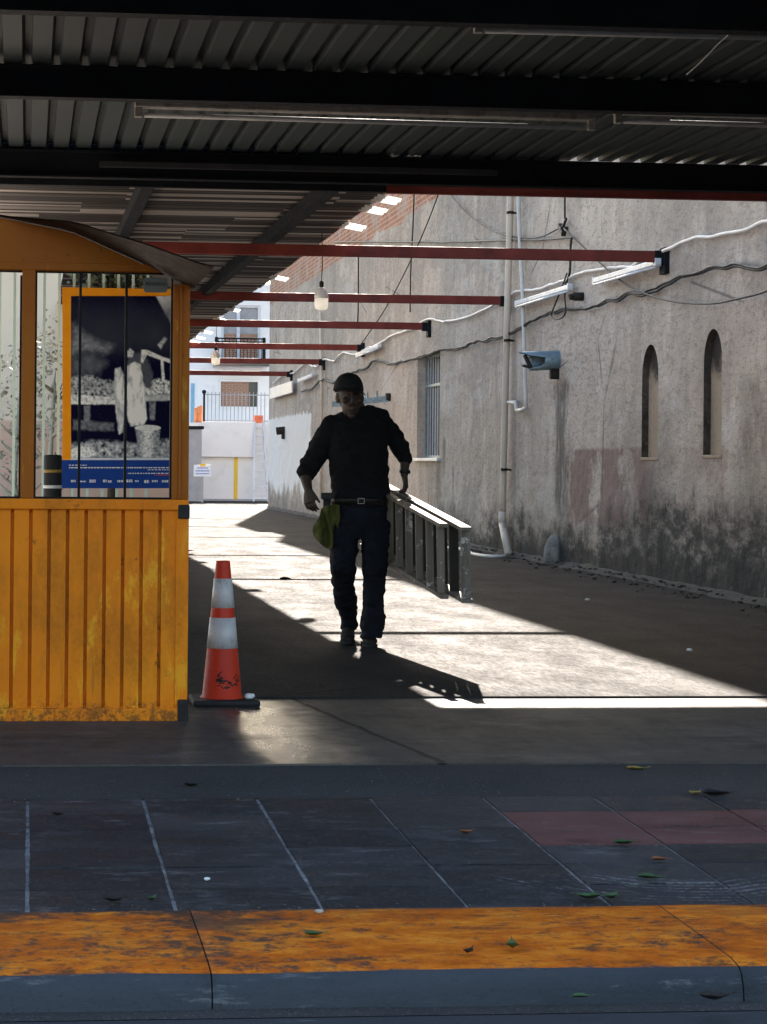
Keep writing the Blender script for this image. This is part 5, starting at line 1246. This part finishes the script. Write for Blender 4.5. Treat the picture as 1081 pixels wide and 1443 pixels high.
# sweater
S_ = MB()
ringset(S_, [(715, 508.5, 41, .125, 0), (707, 508.5, 42, .13, 0), (690, 508, 41.5, .128, 0), (660, 505.5, 42.5, .135, -.01), (630, 505, 43, .140, -.02), (608, 505, 45, .135, -.01), (595, 507, 42, .115, .0), (586, 507, 34, .095, .0), (580, 506, 24, .082, -.005), (574, 505, 17, .072, -.01)])
S_.tube([J(468, 604), J(452, 630, .03), J(440, 653, .05), J(432.5, 668, .02)], [.082, .076, .068, .055], 16, round_ends=True)
S_.tube([J(446, 640, .04), J(434.5, 655, .055), J(431.5, 669, .02)], [.060, .060, .052], 16, round_ends=True)
S_.tube([J(532, 594), J(551, 611, .04), J(564, 630, .05), J(570, 646, .03)], [.078, .068, .058, .045], 16, round_ends=True)
S_.tube([J(538, 587), J(520, 583), J(495, 589), J(472, 601)], [.054, .06, .06, .064], 14, round_ends=True)
for u, v, du in ((431, 664, 2), (571, 643, 2)): S_.tube([J(u-1, v, .03), J(u, v+3, .02)], [.055 if u < 500 else .047]*2, 14, round_ends=True)
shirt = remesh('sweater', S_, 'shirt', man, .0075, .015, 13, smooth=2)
# jeans
T_ = MB()
ringset(T_, [(704, 508, 39.5, .122, 0), (712, 508, 41.5, .128, 0), (728, 508, 42.5, .132, .0), (745, 507.5, 43, .130, .0), (757, 507, 42, .118, .0)])
ringset(T_, [(735, 487, 22.5, .115, 0), (760, 485, 21, .108, -.02), (785, 483.5, 19.3, .095, -.04), (800, 483, 18.3, .088, -.04), (816, 483.5, 16.4, .080, .03), (828, 484.5, 15.6, .078, .09), (840, 485.5, 16.8, .080, .14), (852, 487.5, 16.0, .078, .18), (861, 489.5, 13.5, .072, .22), (872, 491, 11.8, .066, .26), (886, 491.5, 11.6, .062, .28)])
ringset(T_, [(735, 529, 21, .115, 0), (760, 529, 19.5, .108, -.05), (785, 528, 18, .096, -.09), (800, 527.5, 17.2, .088, -.10), (816, 527.5, 16.6, .082, -.08), (840, 526.5, 14.8, .076, -.06), (858, 526.5, 14.8, .074, -.055), (868, 526, 16.8, .080, -.05), (880, 525.5, 16.6, .080, -.045), (890, 524.5, 15.4, .078, -.04), (899, 524, 15, .078, -.05)])
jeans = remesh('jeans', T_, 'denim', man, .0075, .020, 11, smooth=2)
# belt with buckle
b_ = MB(); rings = []
def beltring(v, e): 
    mb_ = MB(); ringset(mb_, [(v, 508, 41.8+e, .131+e*PXM, 0), (v+1, 508, 41.8+e, .131+e*PXM, 0)], 40); return mb_.v[:40]
ro, ri = beltring(703, 1.0), beltring(710.5, 1.0); ri2, ro2 = beltring(710.5, .1), beltring(703, .1)
b_.loft([ro, ri, ri2, ro2, ro], caps=False); belt = obj('belt', b_, 'leather', man)
q = J(509, 706, -.140); mb = MB()
for a_, b2 in (((-.02, -.016), (.02, -.016)), ((-.02, .016), (.02, .016)), ((-.02, -.016), (-.02, .016)), ((.02, -.016), (.02, .016))): mb.bar(q+Vector((a_[0], 0, a_[1])), q+Vector((b2[0], 0, b2[1])), .004, .004, (0, 1, 0))
obj('buckle', mb, 'steel', belt)
# watch on the ladder arm
mb = MB(); mb.tube([wr_+Vector((.002, 0, .024)), wr_+Vector((0, 0, .004))], .034, 16); mb.ell(wr_+Vector((.028, -.01, .014)), (.010, .018, .014), 10, 6); obj('wristwatch', mb, 'leather', man)
# boots
def boot(name, heel, toe, rot_up, ank):
    mb = MB(); d = (toe-heel); L_ = d.length; d.normalize(); upv = Vector((0, 0, 1)) if abs(d.z) < .5 else Vector((0, -1, 0)); sd = d.cross(upv).normalized(); upv = sd.cross(d)
    rings = []
    for f_, w_, h_ in ((-.02, .026, .05), (.03, .036, .075), (.15, .040, .088), (.35, .041, .085), (.55, .045, .066), (.75, .049, .052), (.90, .044, .044), (1.0, .028, .032)):
        c0 = heel+d*L_*f_; rings.append([c0+sd*math.cos(2*math.pi*k/16)*w_+upv*(max(0, h_/2+math.sin(2*math.pi*k/16)*h_/2)) for k in range(16)])
    mb.loft(rings); mb.tube([heel+d*L_*.14+upv*.05, ank], [.045, .047], 14, round_ends=True)
    b = remesh(name, mb, 'boot', man, .006, .003, 30)
    s1 = MB(); rings = []
    for f_, w_ in ((-.03, .022), (.02, .038), (.2, .042), (.45, .038), (.75, .050), (.92, .044), (1.02, .024)):
        c0 = heel+d*L_*f_-upv*.012; rings.append([c0+sd*w_, c0-sd*w_, c0-sd*w_+upv*.018, c0+sd*w_+upv*.018])
    s1.loft(rings, smooth=False); obj('sole', s1, 'rubber', b, .003)
    return b
tr_ = Vector((footR.x, footR.y, .014)); boot('boot', Vector((footR.x+.015, footR.y+.285, .014)), tr_, 0, J(525, 888, -.04))
tl = at(489.5, 905.5, Z=.02); boot('boot', J(491, 886, .36)+Vector((0, 0, -.05)), Vector((tl.x, tl.y, .022)), 0, J(490.5, 868, .27))
# rag at the man's hip
mb = MB(); edge = [(466, 711), (478, 712), (479, 722), (477, 740), (474, 757), (466, 773), (458, 771), (450, 765), (443, 755), (441, 747), (446, 735), (452, 722), (459, 713)]
c0 = J(462, 742, -.09); N2 = 40; ringp = []
P = dense([J(u, v, -.10) for u, v in edge]+[J(*edge[0], -.10)], 4)[:-1]
rings = []
for f_ in (1, .85, .7, .5, .3, .1):
    rings.append([c0.lerp(p, f_)+Vector((.006*mn.noise((p.z*20, f_, 4)), .030*mn.noise((p.x*34*f_, p.z*9*f_, 2))-.024*math.sin((p.x-c0.x)*f_*95+p.z*9), 0)) for p in P])
n_ = len(P); base = [p for r in rings for p in r]
fs = [(i*n_+j, i*n_+(j+1) % n_, (i+1)*n_+(j+1) % n_, (i+1)*n_+j) for i in range(5) for j in range(n_)]+[tuple(5*n_+j for j in range(n_))]
mb.add(base, fs, 0, True); mb.add([p+Vector((0, .010, 0)) for p in base], fs, 0, True)
mb.add(base[:n_]+[p+Vector((0, .010, 0)) for p in base[:n_]], [(j, (j+1) % n_, n_+(j+1) % n_, n_+j) for j in range(n_)])
tag(obj('rag', mb, 'rag', None, 0, True), 'olive yellow rag hanging from the man\'s belt', 'cloth')
t = thing('hammer', J(461, 716, -.06), 'black tool with a square head tucked at the man\'s hip above the rag', 'tool')
a, b = J(452.5, 699, -.06), J(468, 699, -.06); mb = MB(); mb.bar(a, b, .04, .042); obj('head', mb, 'rubber', t, .006)
mb = MB(); mb.tube([J(461, 703, -.06), J(460, 716, -.06), J(463, 730, -.06)], [.026, .022, .018], 10); obj('handle', mb, 'rubber', t)

# ================================================================ leaves and litter
def leaf(u, v, z, s_, m, label, ang, curl=.35, group=None, seed=0, cat='leaf'):
    p = at(u, v, Z=z); mb = MB(); rot = Matrix.Rotation(ang, 3, 'Z'); vs = []; nL = 8
    for i in range(nL+1):
        f_ = i/nL; w_ = math.sin(math.pi*f_**.8)*.30*(1+.15*mn.noise((f_*6, seed, 0)))
        for j in (-1, 0, 1):
            q = Vector(((f_-.5), j*w_, curl*(f_-.5)**2*1.1+abs(j)*w_*.55+.03*mn.noise((f_*5, j, seed)))); vs.append(p+rot @ (q*s_)+Vector((0, 0, .004)))
    mb.add(vs, [(i*3+j, i*3+j+1, (i+1)*3+j+1, (i+1)*3+j) for i in range(nL) for j in range(2)], 0, True)
    e = p+rot @ (Vector((.5, 0, curl*.27))*s_)+Vector((0, 0, .004)); mb.tube([e, e+rot @ Vector((.2*s_, .03*s_, .02*s_))], .0012, 5)
    tag(obj('fallen_leaf', mb, m, None, 0, True), label, cat, group)
G = 'fallen leaves on the pavement and kerb'
for a in [(657, 1176, -.04, .055, 'leaf_brown', 'curled brown leaf lying alone in the middle of the paving', .4, .8),
          (880, 1191, -.042, .075, 'leaf_green', 'green leaf on the reddish paving slabs', .15, .35),
          (915, 1240, -.052, .075, 'leaf_green', 'green leaf on the scuffed paving below the reddish slabs', -.2, .3),
          (829, 1268, -.058, .075, 'leaf_green', 'left one of two green leaves at the back edge of the kerb', 2.8, .6),
          (862, 1268, -.058, .07, 'leaf_green', 'right one of two green leaves at the back edge of the kerb', .8, .7),
          (443, 1320, -.055, .055, 'leaf_green', 'small bright green leaf on the orange kerb left of centre', .2, .4),
          (722, 1338, -.055, .060, 'leaf_green', 'dark green leaf standing upright on the orange kerb', 1.4, 1.2),
          (660, 1345, -.055, .045, 'rust_black', 'blackened shrivelled leaf on the orange kerb', .9, 1.0),
          (897, 1087, -.027, .085, 'leaf_yellow', 'yellowish leaf on the rough strip in front of the driveway', .1, .5),
          (930, 1214, -.046, .055, 'leaf_brown', 'small brown leaf just below the reddish slabs', 0, .3),
          (160, 1272, -.058, .06, 'rust_black', 'dark dry leaf near the kerb at lower left', .1, .6),
          (214, 1270, -.058, .045, 'leaf_green', 'dull green leaf fragment near the kerb at lower left', 1.0, .8),
          (980, 1121, -.026, .07, 'leaf_yellow', 'yellow green leaf at the back edge of the paving on the right', .8, .5),
          (1010, 1122, -.026, .11, 'rust_black', 'blackened leaf litter at the back edge of the paving on the right', .05, .3),
          (270, 1109, -.027, .06, 'rust_black', 'dark leaf on the rough strip in front of the booth', .1, .6),
          (82, 1150, -.034, .045, 'rust_black', 'dark crumpled leaf on the paving at far left', .2, .7),
          (820, 1408, -.11, .05, 'leaf_green', 'pale green leaf fragment at the foot of the kerb', .1, .3),
          (1008, 1411, -.11, .085, 'rust_black', 'black debris at the foot of the kerb on the right', .1, .6),
          (403, 817, 0, .15, 'rust_black', 'dark flat stain on the sunlit concrete left of the man, in leaf form', .0, .0)]:  # last entry is a ground stain built with the leaf shape
    leaf(*a, group=G, seed=a[0])
def chip(u, v, z, s_, m, label, cat='pebble'):
    p = at(u, v, Z=z); mb = MB(); mb.ell(p+Vector((0, 0, s_*.3)), (s_, s_*.8, s_*.5), 8, 6)
    mb.v = [q+Vector((mn.noise(q*90), mn.noise(q*90+Vector((5, 0, 0))), 0))*s_*.3 for q in mb.v]
    tag(obj('pebble', mb, m, None, 0, True), label, cat, 'pebbles and chips on the ground')
chip(450, 1286, -.056, .012, 'stone_chip', 'tan stone chip at the back edge of the orange kerb')
chip(292, 1240, -.05, .010, 'white_chip', 'white chip on the dark paving at left')
chip(541, 1081, -.026, .008, 'white_chip', 'tiny white chip where the apron crack meets the rough strip')
chip(757, 1052, -.02, .009, 'stone_chip', 'brown chip on the shaded apron right of centre')
chip(934, 1040, -.02, .010, 'white_chip', 'white chip on the shaded apron at right')
chip(120, 1047, -.02, .008, 'white_chip', 'pale chip on the apron in front of the booth')
random.seed(4)
chip(828, 846, 0, .022, 'white_chip', 'white pebble on the shaded concrete near the ladder')
chip(972, 917, 0, .02, 'white_chip', 'white pebble on the shaded concrete at far right')

# ================================================================ LIGHT
SX, SY = .287, 1.85           # shadow runs -SX, -SY per metre of height
sd_ = Vector((SX, SY, 1)).normalized(); elev = math.asin(sd_.z); azim = math.atan2(sd_.x, sd_.y)
sl_ = bpy.data.lights.new('sun', 'SUN'); sl_.energy = 5.0; sl_.angle = R(.5); sl_.color = (1, .90, .80)
so = bpy.data.objects.new('sun', sl_); col.objects.link(so); so.rotation_euler = (-sd_).to_track_quat('-Z', 'Y').to_euler(); so.location = (0, 0, 30)
w = bpy.data.worlds.new('World'); sc.world = w; w.use_nodes = True; nt = w.node_tree; nt.nodes.clear()
bg = nt.nodes.new('ShaderNodeBackground'); ow = nt.nodes.new('ShaderNodeOutputWorld'); sk = nt.nodes.new('ShaderNodeTexSky')
sk.sky_type = 'NISHITA'; sk.sun_disc = False; sk.sun_elevation = elev; sk.sun_rotation = azim; sk.air_density = 1.2; sk.dust_density = 2.0
bg.inputs[1].default_value = .088
nt.links.new(sk.outputs[0], bg.inputs[0]); nt.links.new(bg.outputs[0], ow.inputs[0])
vs_ = sc.view_settings; vs_.view_transform = 'Standard'; vs_.look = 'None'; vs_.gamma = 1; vs_.exposure = 2.25
sc.cycles.max_bounces = 8; sc.cycles.diffuse_bounces = 3; sc.cycles.use_denoising = True
